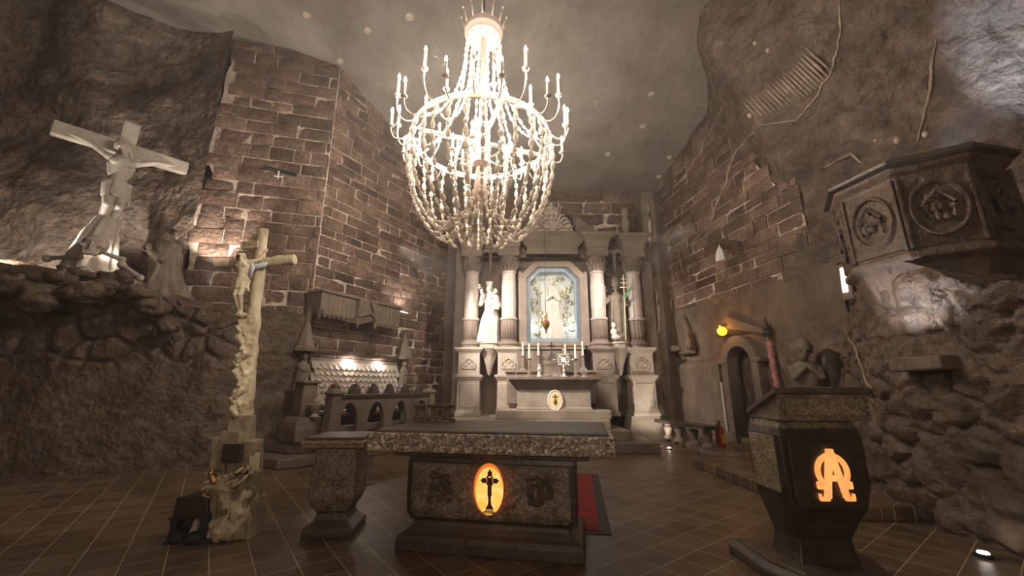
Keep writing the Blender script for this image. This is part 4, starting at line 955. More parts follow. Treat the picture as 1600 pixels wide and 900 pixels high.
for px, y, dz, txt, hc in CL:
    x = at(px, 560, y).x; y2 = y-.08 if dz else y
    t = thing('candlestick', 'grey candlestick with white candle, '+txt, 'candlestick', (x, y2, AT+(.20 if dz else 0)), 0, 'candlesticks of the high altar')
    hh = .42 if dz else .50
    b = B(); b.lathe([(.11, 0), (.11, .02), (.08, .04), (.05, .07), (.06, .12), (.045, .16), (.038, .24), (.048, .3), (.034, hh-.08), (.03, hh-.05), (.06, hh-.02), (.06, hh)], 14); b.build('stick', 'altar_dark', t, smooth=35)
    b = B(); b.lathe([(.026, hh), (.024, hh+hc), (.008, hh+hc+.01)], 12); b.build('candle', 'candle', t, smooth=40)
x = at(880, 560, 10.9).x
t = thing('monstrance', 'silver sunburst monstrance on the right side of the high altar', 'monstrance', (x, 10.86, AT))
b = B(); b.lathe([(.10, 0), (.10, .02), (.05, .05), (.03, .1), (.045, .16), (.02, .2), (.03, .26), (.018, .3)], 16); b.build('foot', 'silver', t, smooth=35)
b = B(); zc_ = .46
b.rings([[(r*math.cos(a), y, zc_+r*math.sin(a)) for r, y in ((.16, -.015), (.16, .015), (.125, .015), (.125, -.015))] for a in [2*PI*i/36 for i in range(37)]])
for k in range(8):
    a = k*PI/4; c, s_ = math.cos(a), math.sin(a); L = .26 if k % 2 == 0 else .19
    b.cap((.06*c, 0, zc_+.06*s_), (L*c, 0, zc_+L*s_), .012, .012, 6); b.ell((L*c, 0, zc_+L*s_), .028, 8, 6); b.ell((.142*math.cos(a+.39), 0, zc_+.142*math.sin(a+.39)), .03, 8, 6)
b.build('sunburst', 'silver', t, smooth=40)
b = B(); b.lathe([(.03, -.02), (.065, -.02), (.065, .02), (.03, .02)], 18, (0, 0, 0), T(z=zc_, rx=PI/2)); b.build('host_window', 'white', t, smooth=40)
x = at(842, 575, 10.85).x
b = B(); b.robe([(0, 0, .26, .03, .03), (0, 0, .22, .055, .045), (0, 0, .12, .05, .045), (0, 0, .04, .065, .055)], 5, .1, 24); b.ell((0, 0, .29), (.032, .032, .042)); b.lathe([(.07, 0), (.07, .02), (.05, .05)], 12)
o = b.sculpt('statuette', 'silver', None, .007, 1); o.location = (x, 10.72, AT); tag(o, 'small pale statuette of a robed figure on the left side of the high altar', 'statuette')
for px, y, s_, txt, m_ in ((806, 10.78, 1.0, 'small dark standing cross at the left end of the high altar', 'altar_dark'), (912, 10.72, .9, 'small silver ringed cross at the right end of the high altar', 'silver')):
    x = at(px, 575, y).x; b = B(); b.lathe([(.06, 0), (.06, .015), (.02, .04)], 12); b.box((0, 0, .16*s_), (.022, .02, .30*s_)); b.box((0, 0, .20*s_), (.14, .02, .022))
    if m_ == 'silver': b.rings([[(r*math.cos(a), yy, .16+r*math.sin(a)) for r, yy in ((.10, -.008), (.10, .008), (.08, .008), (.08, -.008))] for a in [2*PI*i/24 for i in range(25)]])
    o = b.build('standing_cross', m_, bevel=.002); o.location = (x, y, AT); tag(o, txt, 'cross')
# hanging sanctuary lamp
lp = at(853, 505, 10.3)
t = thing('sanctuary_lamp', 'small copper lamp hanging on a long chain before the altar picture', 'hanging lamp', (lp.x, lp.y, lp.z))
b = B(); b.lathe([(.006, -.28), (.02, -.22), (.03, -.17), (.06, -.13), (.10, -.06), (.105, .03), (.08, .05), (.04, .07), (.03, .09)], 8); b.build('bowl', 'brass', t, smooth=30)
b = B(); b.lathe([(.03, .14), (.06, .15), (.03, .18), (.05, .21), (.05, .25), (.01, .27)], 10); b.build('upper_knob', 'brass', t, smooth=30)
b = B(); b.tube([(0, 0, .26), (0, 0, 6.7)], .007, 5)
for k in range(3):
    a = k*2.1; b.tube([(.09*math.cos(a), .09*math.sin(a), .03), (0, 0, .2)], .005, 5)
b.build('chain', 'iron', t); b = B(); b.ell((0, 0, .09), (.03, .03, .04)); b.build('red_glass', 'red', t, smooth=True)

# ------------------------------------------------------------------ chandelier
CX, CY, CZ = -.49, 5.58, 5.24
t = thing('chandelier', 'huge lit salt-crystal chandelier hanging over the front altar', 'chandelier', (CX, CY, CZ)); t.scale = (.91, .91, .91)
b = B(); b.rings([[(r*math.cos(a), r*math.sin(a), z) for r, z in ((1.20, -.06), (1.20, .05), (1.17, .05), (1.17, -.06))] for a in [2*PI*i/72 for i in range(73)]]); b.build('ring', 'metal_white', t, smooth=30)
for k in range(4):
    b = B(); b.box((.6, 0, 0), (1.16, .06, .05)); b.tube([(.25, 0, .0), (.6, 0, -.06), (1.0, 0, -.02), (1.18, 0, .02)], .02, 6); b.build('spoke', 'metal_white', t, bevel=.005, rz=k*PI/2+.35)
b = B(); b.lathe([(.02, 2.5), (.05, 2.3), (.05, 1.3), (.07, 1.1), (.05, .9), (.06, .5), (.11, .42), (.08, .3), (.13, .15), (.14, .0), (.10, -.12), (.06, -.2), (.13, -.32), (.14, -.42), (.07, -.5), (.09, -.6), (.11, -.95), (.12, -1.1), (.06, -1.2), (.02, -1.25)], 16); b.build('stem', 'stem_pink', t, smooth=35)
b = B(); b.rings([[(.36*math.cos(a)*s, .36*math.sin(a)*s, z+.22) for a in [2*PI*i/28 for i in range(28)]] for s, z in [(.86, 2.0), (.92, 2.06), (1, 2.10), (1.0, 2.22), (.96, 2.27), (.5, 2.42), (.12, 2.52)]])
b.build('crown_plate', 'stem_pink', t, smooth=35)
for k in range(12):
    a = k*PI/6; b = B(); b.tube([(.34, 0, 2.42), (.38, 0, 2.58), (.43, 0, 2.72)], [.02, .016, .006], 6); b.ell((.43, 0, 2.72), .025, 8, 6); b.build('crown_spike', 'metal_white', t, rz=a, smooth='all')
b = B(); b.tube([(0, 0, 2.6), (0, 0, 5.4)], .018, 6); b.build('hanging_rod', 'iron', t)
def beads(path, seed, big=.034):
    rnd = random.Random(seed); b = B(); L = 0; pts = [V(p) for p in path]; seg = 0
    tot = [0]
    for i in range(len(pts)-1): tot.append(tot[-1]+(pts[i+1]-pts[i]).length)
    def P(s):
        for i in range(len(pts)-1):
            if s <= tot[i+1]: return pts[i]+(pts[i+1]-pts[i])*((s-tot[i])/(tot[i+1]-tot[i])), (pts[i+1]-pts[i]).normalized()
        return pts[-1], (pts[-1]-pts[-2]).normalized()
    s = .03; k = 0
    while s < tot[-1]-.02:
        p, d = P(s); large = (k % 2 == 0); r = big*rnd.uniform(.75, 1.15) if large else big*.55; h = r*rnd.uniform(1.3, 2.1) if large else r
        q = d.to_track_quat('Z', 'Y').to_matrix().to_4x4()
        b.ell((0, 0, 0), (r, r, h), 7, 5, M=Matrix.Translation(p+V((rnd.uniform(-.006, .006), rnd.uniform(-.006, .006), 0))) @ q)
        s += h*1.05; k += 1; s += (big*.55 if large else big*1.5)*1.12
    return b
def curve(ctrl, n=24):
    out = []; m_ = len(ctrl)
    for i in range(n+1):
        u = i/n*(m_-1); k = min(int(u), m_-2); f_ = u-k
        p0, p1, p2, p3 = [V(ctrl[max(0, min(m_-1, k+j))]) for j in (-1, 0, 1, 2)]
        out.append(.5*((2*p1)+(p2-p0)*f_+(2*p0-5*p1+4*p2-p3)*f_*f_+(3*p1-p0-3*p2+p3)*f_**3))
    return out
bag = [[(1.20, 0, -.06), (1.235, 0, -.35), (1.21, 0, -.75), (1.10, 0, -1.12), (.93, 0, -1.42), (.78, 0, -1.60), (.60, 0, -1.60), (.45, 0, -1.47)],
       [(1.20, 0, -.06), (1.19, 0, -.35), (1.15, 0, -.75), (1.04, 0, -1.10), (.88, 0, -1.38), (.72, 0, -1.56), (.54, 0, -1.55), (.36, 0, -1.38)],
       [(1.20, 0, -.06), (1.25, 0, -.4), (1.20, 0, -.85), (1.07, 0, -1.22), (.86, 0, -1.52), (.72, 0, -1.66), (.58, 0, -1.72)]]
bag = [[(x, y, z*1.045) for x, y, z in c] for c in bag]
protos = [beads(curve(c, 40), 20+i, .038).build('bead_strand', 'bead', t, smooth='all') for i, c in enumerate(bag)]
NB = 30
for k in range(NB):
    o = protos[k % 3] if k < 3 else protos[k % 3].copy()
    if k >= 3: col.objects.link(o); o.parent = t
    o.rotation_euler.z = 2*PI*k/NB
up = [[(.31, 0, 2.24), (.36, 0, 1.6), (.42, 0, 1.2), (.55, 0, .75), (.80, 0, .32), (1.17, 0, .05)], [(.31, 0, 2.24), (.34, 0, 1.6), (.36, 0, 1.2), (.42, 0, .8), (.6, 0, .25), (.9, 0, -.1), (1.15, 0, .0)]]
protos = [beads(curve(c, 40), 30+i, .03).build('upper_strand', 'bead', t, smooth='all') for i, c in enumerate(up)]
for k in range(14):
    o = protos[k % 2] if k < 2 else protos[k % 2].copy()
    if k >= 2: col.objects.link(o); o.parent = t
    o.rotation_euler.z = 2*PI*k/14+.1
inn = beads(curve([(.42, 0, -.02), (.47, 0, -.5), (.44, 0, -1.0), (.36, 0, -1.38)], 30), 41, .028).build('inner_strand', 'bead', t, smooth='all')
for k in range(9):
    o = inn if k == 0 else inn.copy()
    if k: col.objects.link(o); o.parent = t
    o.rotation_euler.z = 2*PI*k/9+.2
low = beads(curve([(.2, 0, -1.0), (.24, 0, -1.3), (.40, 0, -1.55), (.66, 0, -1.64)], 20), 43, .03).build('lower_strand', 'bead', t, smooth='all')
for k in range(12):
    o = low if k == 0 else low.copy()
    if k: col.objects.link(o); o.parent = t
    o.rotation_euler.z = 2*PI*k/12
def candle_arm(pts, R0, zc0, h):
    b = B(); b.tube(curve(pts, 12), .014, 6); a = b.build('arm', 'metal_white', t, smooth='all')
    b = B(); b.lathe([(.015, zc0-.04), (.05, zc0-.02), (.055, zc0), (.02, zc0+.01)], 10, (R0, 0, 0)); b.build('drip_cup', 'metal_white', a, smooth=True)
    b = B(); b.lathe([(.024, zc0), (.022, zc0+h)], 8, (R0, 0, 0)); b.build('candle', 'candle', a, smooth=40)
    b = B(); b.lathe([(.008, zc0+h), (.022, zc0+h+.03), (.016, zc0+h+.06), (.003, zc0+h+.10)], 6, (R0, 0, 0)); b.build('bulb', 'bulb', a, smooth='all'); return a
tiers = [(12, 0, candle_arm([(1.18, 0, .02), (1.3, 0, -.06), (1.42, 0, -.02), (1.48, 0, .15), (1.48, 0, .34)], 1.48, .36, .30)),
         (8, PI/12, candle_arm([(1.15, 0, .02), (1.06, 0, .14), (.98, 0, .26), (.98, 0, .36)], .98, .38, .28)),
         (12, PI/12, candle_arm([(1.18, 0, .0), (1.32, 0, -.16), (1.46, 0, -.16), (1.52, 0, -.04), (1.52, 0, .04)], 1.52, .06, .24)),
         (6, .3, candle_arm([(.1, 0, -.3), (.3, 0, -.4), (.46, 0, -.36), (.5, 0, -.24)], .5, -.22, .2))]
for n_, a0, pr in tiers:
    for k in range(n_):
        o = pr if k == 0 else tree_copy(pr)
        o.rotation_euler.z = a0+2*PI*k/n_

# ------------------------------------------------------------------ left side: canopied bench and stalls
def lthing(name, label, cat, s, w, z, group=None): p = lw(s, w, z); return thing(name, label, cat, p, ANG, group)
t = lthing('wall_canopy', 'carved stone canopy with a scalloped fringe over the wall bench', 'canopy', -.12, 0, 3.05)
# local: +x along the wall, -y into the room
def scallops(x0, x1, y, z0, z1, n):
    pts = [(x0, z1)]
    for k in range(n):
        a, c = x0+(x1-x0)*k/n, x0+(x1-x0)*(k+1)/n
        for j in range(7): u = j/6; pts.append((a+(c-a)*u, z0-.09*math.sin(PI*u)))
    pts.append((x1, z1)); return pts
b = B(); b.rings([[(-.04, .05, .50), (2.5, .05, .50), (2.5, -.60, .50), (-.04, -.60, .50)], [(0, .05, .58), (2.46, .05, .58), (2.46, -.56, .58), (0, -.56, .58)]]); b.build('cornice', 'altar_dark', t, bevel=.01)
for x0, x1, n_ in ((.06, .95, 7), (1.55, 2.42, 7)):
    q = board('fringe', [(x, z) for x, z in scallops(x0, x1, 0, .02, .50, n_)], [], .05, 'altar_dark', t, T(y=-.52))
    b = B()
    for k in range(n_): x = x0+(x1-x0)*(k+.5)/n_; b.lathe([(.05, .0), (.055, .46)], 8, (x, -.545, 0), sq=.5)
    b.build('fringe_ribs', 'altar_dark', q, smooth=True)
b = B(); b.rings([[(.95, -.05, .0), (1.55, -.05, .0), (1.55, -.62, .05), (.95, -.62, .05)], [(.98, -.05, .5), (1.52, -.05, .5), (1.52, -.64, .5), (.98, -.64, .5)]])
b.tube([(1.0, -.66, .05), (1.25, -.70, .52), (1.5, -.66, .05)], .04, 7); b.tube([(1.05, -.66, .1), (1.3, -.68, .2), (1.5, -.66, .1)], .035, 7); b.build('centre_bracket', 'altar_dark', t, bevel=.01)
b = B(); prof = [(0, 0), (.55, .50), (.60, .50), (.60, .12), (.52, .02), (.45, .08), (.40, .22), (.28, .28), (.16, .18), (.10, -.08)]
b.rings([[(x, -y, z) for y, z in [(0, .5), (.56, .5), (.56, .1), (.50, .0), (.42, .02), (.38, .14), (.30, .22), (.20, .20), (.14, .08), (.10, -.12), (0, -.14)]] for x in (-.02, .12)]); b.build('end_bracket', 'altar_dark', t, bevel=.01)
for pf, x, y in (([(.01, -.12), (.08, 0), (.09, .05)], .05, -.42), ([(.01, -.2), (.07, -.08), (.05, .0)], 1.0, -.58), ([(.01, -.16), (.06, -.06), (.05, .02)], 1.55, -.58)):
    b = B(); b.lathe(pf, 8, (x, y, 0)); b.build('drop_ornament', 'altar_dark', t, smooth=True)
t2 = lthing('wall_bench', 'stone wall bench with a brightly lit shingled backrest under the canopy', 'bench', .12, .02, 1.0)
b = B(); b.box((1.3, -.03, .55), (2.7, .1, 1.15)); b.build('backing', 'altar_dark', t2)
b = B()
for r in range(7):
    for k in range(17):
        x = .06+k*.155+(.077 if r % 2 else 0); z = .08+r*.135
        poly = [(x-.077, z+.15)]+[(x-.077*math.cos(PI*j/6), z+.035-.075*math.sin(PI*j/6)+.0) for j in range(7)]+[(x+.077, z+.15)]
        b.rings([[(px, -.15 if pz < z+.1 else -.095, pz) for px, pz in poly], [(px, -.125 if pz < z+.1 else -.075, pz) for px, pz in poly]])
b.build('shingles', 'shell', t2, smooth=False)
b = B(); b.box((1.3, -.10, 1.22), (2.9, .16, .07)); b.build('top_rail', 'wood_dark', t2, bevel=.01)
b = B(); b.box((1.3, -.33, -.10), (2.6, .52, .08)); tt = b; o = b.build('seat', 'shell', t2, bevel=.015)
b = B(); b.box((1.3, -.25, -.38), (2.5, .3, .5)); b.build('seat_block', 'salt_dark', t2, bevel=.02)
# the two niche figures under pointed roofs at the ends of the bench
for s_, txt in ((-.12, 'pointed stone niche with a small figure at the near end of the wall bench'), (2.95, 'pointed stone niche with a small figure at the far end of the wall bench')):
    t = lthing('niche_figure', txt, 'statue', s_, .16, 1.02)
    b = B(); b.lathe([(.24, 1.20), (.24, 1.27), (.20, 1.32), (.13, 1.55), (.07, 1.78), (.02, 1.98)], 6, (0, 0, 0)); b.build('pointed_roof', 'altar_dark', t, bevel=.008)
    b = B(); b.robe([(0, -.02, 1.0, .05, .05), (0, -.02, .9, .12, .09), (0, -.02, .6, .13, .10), (0, -.02, .42, .16, .12)], 6, .1, 30); head(b, (0, -.04, 1.08), .75)
    for q in (-1, 1): b.cap((q*.1, -.03, .86), (q*.04, -.13, .78), .04, .03)
    b.sculpt('figure', 'statue_dark', t, .014, 1)
    b = B(); b.sqprof([(.20, .30), (.22, .36), (.20, .41)]); b.sqprof([(.16, -.6), (.16, .0), (.19, .28), (.19, .3)]); b.build('corbel', 'altar_dark', t, bevel=.01)
# carved bench end with a vase
t = lthing('bench_end', 'rounded carved stone bench end topped by a vase near the worn steps', 'bench end', -.35, .72, .38)
b = B(); b.rings([[(x*k, y*k, z) for x, y in ((-.30, -.28), (.0, -.34), (.30, -.28), (.30, .26), (0, .3), (-.30, .26))] for k, z in ((.85, 0), (1.0, .06), (1.05, .25), (.98, .40), (.82, .50))]); b.build('block', 'altar_dark', t, bevel=.03)
b = B(); b.box((0, -.0, .82), (.32, .30, .66)); b.box((0, 0, 1.17), (.42, .40, .06)); b.build('pillar', 'altar_dark', t, bevel=.02)
b = B(); b.lathe([(.09, .50), (.05, .56), (.09, .64), (.14, .70), (.15, .74), (.12, .75)], 16, (.02, -.34, 0)); b.ell((.02, -.34, .79), (.06, .06, .06)); b.build('vase', 'altar_stone', t, smooth=35)

# stalls with oval openings: a front rail and a second one behind it
def stall(s0, s1, w, zb, zt, n_, label, front):
    t = lthing('choir_stall', label, 'choir stall', s0, w, zb, 'stone choir stalls by the left wall'); L = s1-s0; hz = zt-zb
    sp = L/n_
    holes = [oval(sp*(k+.5), hz*.50, sp*.34, hz*.38) for k in range(n_)]
    board('pierced_panel', [(0, .02), (L, .02), (L, hz-.06), (0, hz-.06)], holes, .10, 'altar_dark', t, None, .012)
    b = B(); b.box((L/2, 0, hz-.04), (L+.1, .18, .09)); b.build('hand_rail', 'wood_dark', t, bevel=.015)
    for x in (0, L):
        b = B(); b.rings([[(x-.17, -.15, 0), (x+.17, -.15, 0), (x+.17, .15, 0), (x-.17, .15, 0)], [(x-.15, -.13, .35), (x+.15, -.13, .35), (x+.15, .13, .35), (x-.15, .13, .35)], [(x-.10, -.11, hz), (x+.10, -.11, hz), (x+.10, .11, hz), (x-.10, .11, hz)]])
        p = b.build('end_post', 'altar_dark', t, bevel=.02)
        b = B(); b.sqprof([(.13, hz), (.14, hz+.04), (.09, hz+.10), (.04, hz+.12), (.05, hz+.2), (.02, hz+.22)], (x, 0, 0)); b.build('post_cap', 'altar_dark', p, bevel=.008)
        if front:
            b = B(); b.tube([(x-.02, -.22, .12), (x-.0, -.32, .25), (x, -.26, .40), (x, -.18, .34)], .06, 8); b.ell((x, -.25, .22), (.12, .14, .2)); b.build('scroll_foot', 'altar_dark', p, smooth='all')
    return t
stall(-.15, 2.75, 1.35, .0, 1.30, 4, 'low stone choir stall with pierced ovals and dark rail, nearer the front altar', True)
t = lthing('oval_back_bench', 'dark stone bench of standing oval backs between the pierced stall and the wall', 'bench', -.1, .95, .38)
for k in range(6):
    b = B(); x = .25+k*.52; b.rings([[(x+s_*.19*math.cos(a), y, .80+s_*.36*math.sin(a)) for a in [2*PI*i/28 for i in range(28)]] for s_, y in ((.9, -.035), (1, -.02), (1, .02), (.9, .035))]); b.build('oval_back', 'salt_dark', t, smooth=40)
b = B(); b.box((1.55, 0, .20), (3.1, .34, .12)); b.box((1.55, .0, .48), (3.0, .06, .08)); b.build('seat', 'altar_dark', t, bevel=.015)
for x in (.1, 1.55, 3.0):
    b = B(); b.box((x, 0, .08), (.12, .3, .16)); b.build('leg', 'altar_dark', t, bevel=.01)
# small lamp on the brick wall
t = lthing('picture_light', 'small bright strip light fixed to the bricks above the bench', 'wall light', 2.6, .12, 3.55)
b = B(); b.box((.1, -.1, 0), (.45, .09, .03)); b.build('housing', 'metal_white', t, bevel=.005)
b = B(); b.box((.1, -.1, .018), (.40, .06, .008)); b.build('light_strip', 'lamp_white', t)
p = lw(2.7, .42, 3.62); spot('strip_lamp', p, (p.x-.3, p.y+.1, p.z+1.2), 22, 110, (1, .9, .78), .03)
# small white cross in a slot in the front brick wall
dA = (V(CW)-V((-7.75, 8.3))).normalized(); nA = V((dA.y, -dA.x)); aA = math.atan2(dA.y, dA.x)
q = at(380, 270, 8.85)
q = V((-7.75, 8.3))+dA*2.1+nA*.10
zq = at(380, 270, q.y).z
t = thing('wall_cross', 'tiny white cross under a dark slot in the left brick wall', 'cross', (q.x, q.y, zq), aA)
b = B(); b.box((0, -.04, -.08), (.03, .02, .22)); b.box((.02, -.04, -.12), (.2, .02, .025)); b.build('cross', 'white', t)
b = B(); b.box((0, -.0, .06), (.75, .06, .06), M=T(ry=.14)); b.build('slot', 'iron', t, bevel=.01)

# ------------------------------------------------------------------ right side: doorway, lamp, bench, extinguisher
ANC = math.atan2(dC.y, dC.x)
d1 = bpy.data.objects.new('door_1', None); col.objects.link(d1); d1.location = rw(sD0, 0, ZD); d1.rotation_euler.z = ANC; d1['kind'] = 'structure'
DW = sD1-sD0; r = DW/2
def archp(hw, h, n_=12, c=DW/2): return [(c-hw, 0)]+[(c-hw*math.cos(PI*i/n_), h+hw*math.sin(PI*i/n_)) for i in range(n_+1)]+[(c+hw, 0)]
outer = archp(r+.12, 1.9); inner = archp(r-.06, 1.85)
ring = outer+inner[::-1]
board('arch_frame', ring, [], .30, 'altar_dark', d1, T(y=-.12), .015)
for x in (-.10, DW+.10):
    b = B(); b.box((x, -.16, .12), (.26, .34, .24)); b.box((x, -.14, 1.9), (.30, .34, .10)); b.build('door_block', 'altar_dark', d1, bevel=.02)
b = B(); D_ = .75
b.add([(-.02, .02, -.05), (-.02, D_, -.05), (-.02, D_, 2.6), (-.02, .02, 2.6), (DW+.02, .02, -.05), (DW+.02, D_, -.05), (DW+.02, D_, 2.6), (DW+.02, .02, 2.6)], [(0, 1, 2, 3), (4, 7, 6, 5), (1, 5, 6, 2), (3, 2, 6, 7), (0, 4, 5, 1)]); b.build('door_recess', 'rock', d1)
b = B(); b.prism(archp(r-.02, 1.85), .05, T(y=.42)); dl = b.build('door_leaf', 'wood_dark', d1, bevel=.01)
b = B()
for k in range(5): b.box((DW/2+(k-2)*.17, .41, 1.1), (.008, .02, 2.0))
b.box((DW/2, .405, .5), (.8, .02, .05)); b.box((DW/2, .405, 1.6), (.8, .02, .05)); b.build('iron_straps', 'iron', dl)
b = B(); b.box((DW/2, .1, .06), (.86, .5, .12)); b.build('threshold', 'altar_dark', d1, bevel=.02)
def rthing(name, label, cat, s, w, z, group=None): return thing(name, label, cat, rw(s, w, z), ANC, group)
o = B().box((0, 0, 0), (.07, .03, 1.25)).build('glass_strip', 'silver', bevel=.004); o.location = rw(3.10, .30, .95); o.rotation_euler.z = ANC
tag(o, 'narrow shiny metal strip on the left door jamb', 'door strip')
t = rthing('amber_lamp', 'round glowing amber lamp on the wall above the arched doorway', 'wall lamp', 3.42, .34, 2.82)
b = B(); b.ell((0, 0, 0), .115, 18, 12); b.build('globe', 'amber', t, smooth='all')
b = B(); b.tube([(0, .12, .0), (0, .24, .02), (0, .40, .06)], .025, 8); b.lathe([(.06, .10), (.07, .14), (.02, .17)], 12); b.build('bracket', 'brass', t, smooth=True)
point('amber_light', rw(3.42, .53, 2.92), 4, (1, .42, .08), .012)
# pediment stones above the arch
b = B(); b.rings([[(-.30, -.22, 2.62), (.2, -.26, 2.75), (DW+.35, -.22, 2.45), (DW+.35, .05, 2.45), (-.3, .05, 2.62)], [(-.28, -.18, 2.8), (.2, -.22, 3.05), (DW+.3, -.18, 2.6), (DW+.3, .05, 2.6), (-.28, .05, 2.8)]]); b.build('door_pediment', 'rock_smooth', d1, bevel=.03)
# red ringed lamp post
p = at(1204, 560, 8.75)
t = thing('lamp_post', 'slim red candle-like lamp post with a dark finial right of the doorway', 'lamp post', (p.x+.10, 8.75, .16), 0); t.rotation_euler.y = R(-2)
b = B(); b.lathe([(.16, 0), (.16, .06), (.07, .12), (.05, .3), (.06, .9), (.09, .95), (.06, 1.0)], 14); b.build('base', 'altar_dark', t, smooth=35)
b = B(); b.lathe([(.065, 1.0), (.06, 2.30)], 16); tb = b.build('tube', 'pink_tube', t, smooth=35)
b = B()
for s_ in (1, -1): b.tube([(.07*math.cos(s_*k*.5), .07*math.sin(s_*k*.5), 1.02+k*.016) for k in range(80)], .008, 5)
b.build('lattice', 'silver', tb, smooth='all')
b = B(); b.lathe([(.10, 2.30), (.09, 2.36), (.07, 2.38), (.10, 2.44), (.07, 2.50), (.09, 2.56), (.05, 2.66), (.03, 2.74), (.005, 2.80)], 12); b.build('finial', 'salt_dark', t, smooth=35)
# fire extinguisher
t = thing('fire_extinguisher', 'red fire extinguisher with a yellow label beside the doorway', 'fire extinguisher', (4.70, 9.5, .16), .2)
b = B(); b.lathe([(.085, 0), (.09, .02), (.09, .36), (.07, .42), (.03, .45)], 20); b.build('tank', 'red', t, smooth=35)
b = B(); b.box((.02, -.088, .17), (.12, .012, .20)); b.build('label', 'yellow', t, bevel=.003)
b = B(); b.lathe([(.025, .44), (.025, .49)], 10); b.box((.03, 0, .51), (.13, .02, .02)); b.box((.03, 0, .54), (.12, .02, .015), M=T(ry=-.1)); b.build('valve', 'iron', t, bevel=.003)
b = B(); b.tube([(-.02, 0, .48), (-.10, 0, .45), (-.12, -.01, .25), (-.11, -.01, .12)], .012, 6); b.build('hose', 'black', t, smooth='all')
# wainscot block, wall niche and stone bench
b = B(); b.rings([[tuple(rw(.3, -.1, z)), tuple(rw(.3, k, z)), tuple(rw(3.0, k+.02, z)), tuple(rw(3.0, -.1, z))] for k, z in ((.27, .1), (.25, 2.0), (.20, 2.12), (.05, 2.2))]); o = b.build('wall_pier', 'rock_smooth', bevel=.03); tag(o, 'dark smooth stone dado between the corner pilaster and the doorway', 'dado')
t = rthing('small_shrine', 'little gabled stone shrine on the wall left of the amber lamp', 'shrine', 1.6, .12, 2.38)
b = B(); b.prism([(-.35, 0), (.35, 0), (.30, .5), (0, 1.2), (-.30, .5)], .14, T(y=-.12), .08); b.build('gable', 'rock_smooth', t, bevel=.02)
b = B(); b.ell((.35, -.2, .3), (.12, .1, .2)); b.ell((.35, -.22, .55), (.08, .08, .1)); b.ell((-.45, -.15, .2), (.3, .12, .12)); b.sculpt('carved_figures', 'rock_smooth', t, .02, 1, .02)
t = thing('stone_bench', 'low green-black slab bench on carved legs in the right corner', 'bench', (4.20, 10.2, .16), R(-80))
b = B(); b.box((0, 0, .42), (2.1, .42, .09)); b.build('seat', 'salt_dark', t, bevel=.02)
for x in (-.75, -.25, .35, .85):
    b = B(); b.lathe([(.13, 0), (.12, .05), (.07, .1), (.09, .2), (.12, .28), (.08, .33), (.12, .38)], 12, (x, 0, 0)); b.build('leg', 'altar_dark', t, smooth=35)
# floor spotlights
for i, (x, y, z) in enumerate([(3.62, 10.4, 0), (3.78, 10.2, 0), (0, 0, 0)]):
    if i == 2: p = on(1538, 871); x, y, z = p
    t = thing('floor_spotlight', ['small floor spotlight by the altar steps, left of the pair', 'small floor spotlight by the altar steps, right of the pair', 'small bright floor spotlight at the foot of the rock wall, lower right'][i], 'spotlight', (x, y, z), .4, 'floor spotlights')
    b = B(); b.lathe([(.06, 0), (.06, .03), (.05, .035)], 14); b.build('housing', 'iron', t, smooth=35)
    b = B(); b.lathe([(.042, .034), (.036, .045), (.01, .048)], 12); b.build('lens', 'lamp_white', t, smooth=35)
spot('corner_spot', (3.75, 10.3, .1), (3.9, 12, 1.6), 30, 80, (1, .88, .74), .04)
spot('corner_spot', (3.62, 10.3, .1), (3.4, 12, 2.2), 26, 70, (1, .88, .74), .04)

# lantern on a bracket on the right brick wall
t = rthing('bracket_lantern', 'small pale lantern hanging from a carved bracket on the right brick wall', 'wall lantern', 4.05, .05, 0)
z0 = at(1180, 385, 9.1).z; t.location.z = z0
b = B(); b.rings([[(x, y, z) for y, z in [(.0, .22), (-.62, .24), (-.70, .16), (-.5, .10), (-.2, .02), (0, -.1)]] for x in (-.09, .09)]); b.tube([(0, -.62, .16), (0, -.72, .2), (0, -.66, .28)], .05, 7); b.build('bracket', 'rock_smooth', t, bevel=.02)
b = B(); b.lathe([(.10, -.32), (.13, -.30), (.10, -.1), (.06, .0), (.05, .02), (.02, .06), (.012, .14)], 6, (0, -.55, 0)); b.build('lantern_body', 'white', t, smooth=False)
b = B(); b.tube([(0, -.55, .06), (0, -.55, .2)], .008, 5); b.build('hook', 'iron', t)
# white niche light by the pulpit
p = at(1308, 440, 6.4)
t = thing('lit_slot', 'small bright slot in the rock wall just left of the pulpit', 'wall light', (p.x+.1, 6.4, p.z), R(-80))
b = B(); b.box((0, .08, 0), (.20, .1, .62)); b.build('housing', 'rock_smooth', t, bevel=.02)
b = B(); b.box((0, .02, .03), (.09, .02, .42), M=T(ry=.08)); b.build('light_strip', 'lamp_white', t, bevel=.01)
bpy.data.objects['light_strip.001'].data.materials[0] = glow('slot_white', (1, .93, .84), 1.6)

# ------------------------------------------------------------------ carved pulpit
PX, PY, PZ = 5.22, 4.75, 2.92
t = thing('carved_pulpit', 'polygonal rock-cut pulpit with carved medallion panels high on the right', 'pulpit', (PX, PY, PZ), R(12)); t.scale = (.87, .87, .92)
n8 = 8; RO = 1.0
def octo(r, z, a0=PI/8): return [(r*math.cos(a0+2*PI*i/n8), r*math.sin(a0+2*PI*i/n8), z) for i in range(n8)]
b = B(); b.rings([octo(.70, -.55), octo(.86, -.12), octo(.98, -.05), octo(.98, .02), octo(.92, .05), octo(.92, 1.05), octo(1.0, 1.12), octo(1.0, 1.17)])
b.build('pulpit_body', 'rock_smooth', t, bevel=.015)
b = B(); b.rings([octo(.99, 1.16), octo(1.08, 1.19), octo(1.08, 1.25), octo(.95, 1.27)]); b.build('rim', 'base_dark', t, bevel=.012)
ap = .92*math.cos(PI/8)
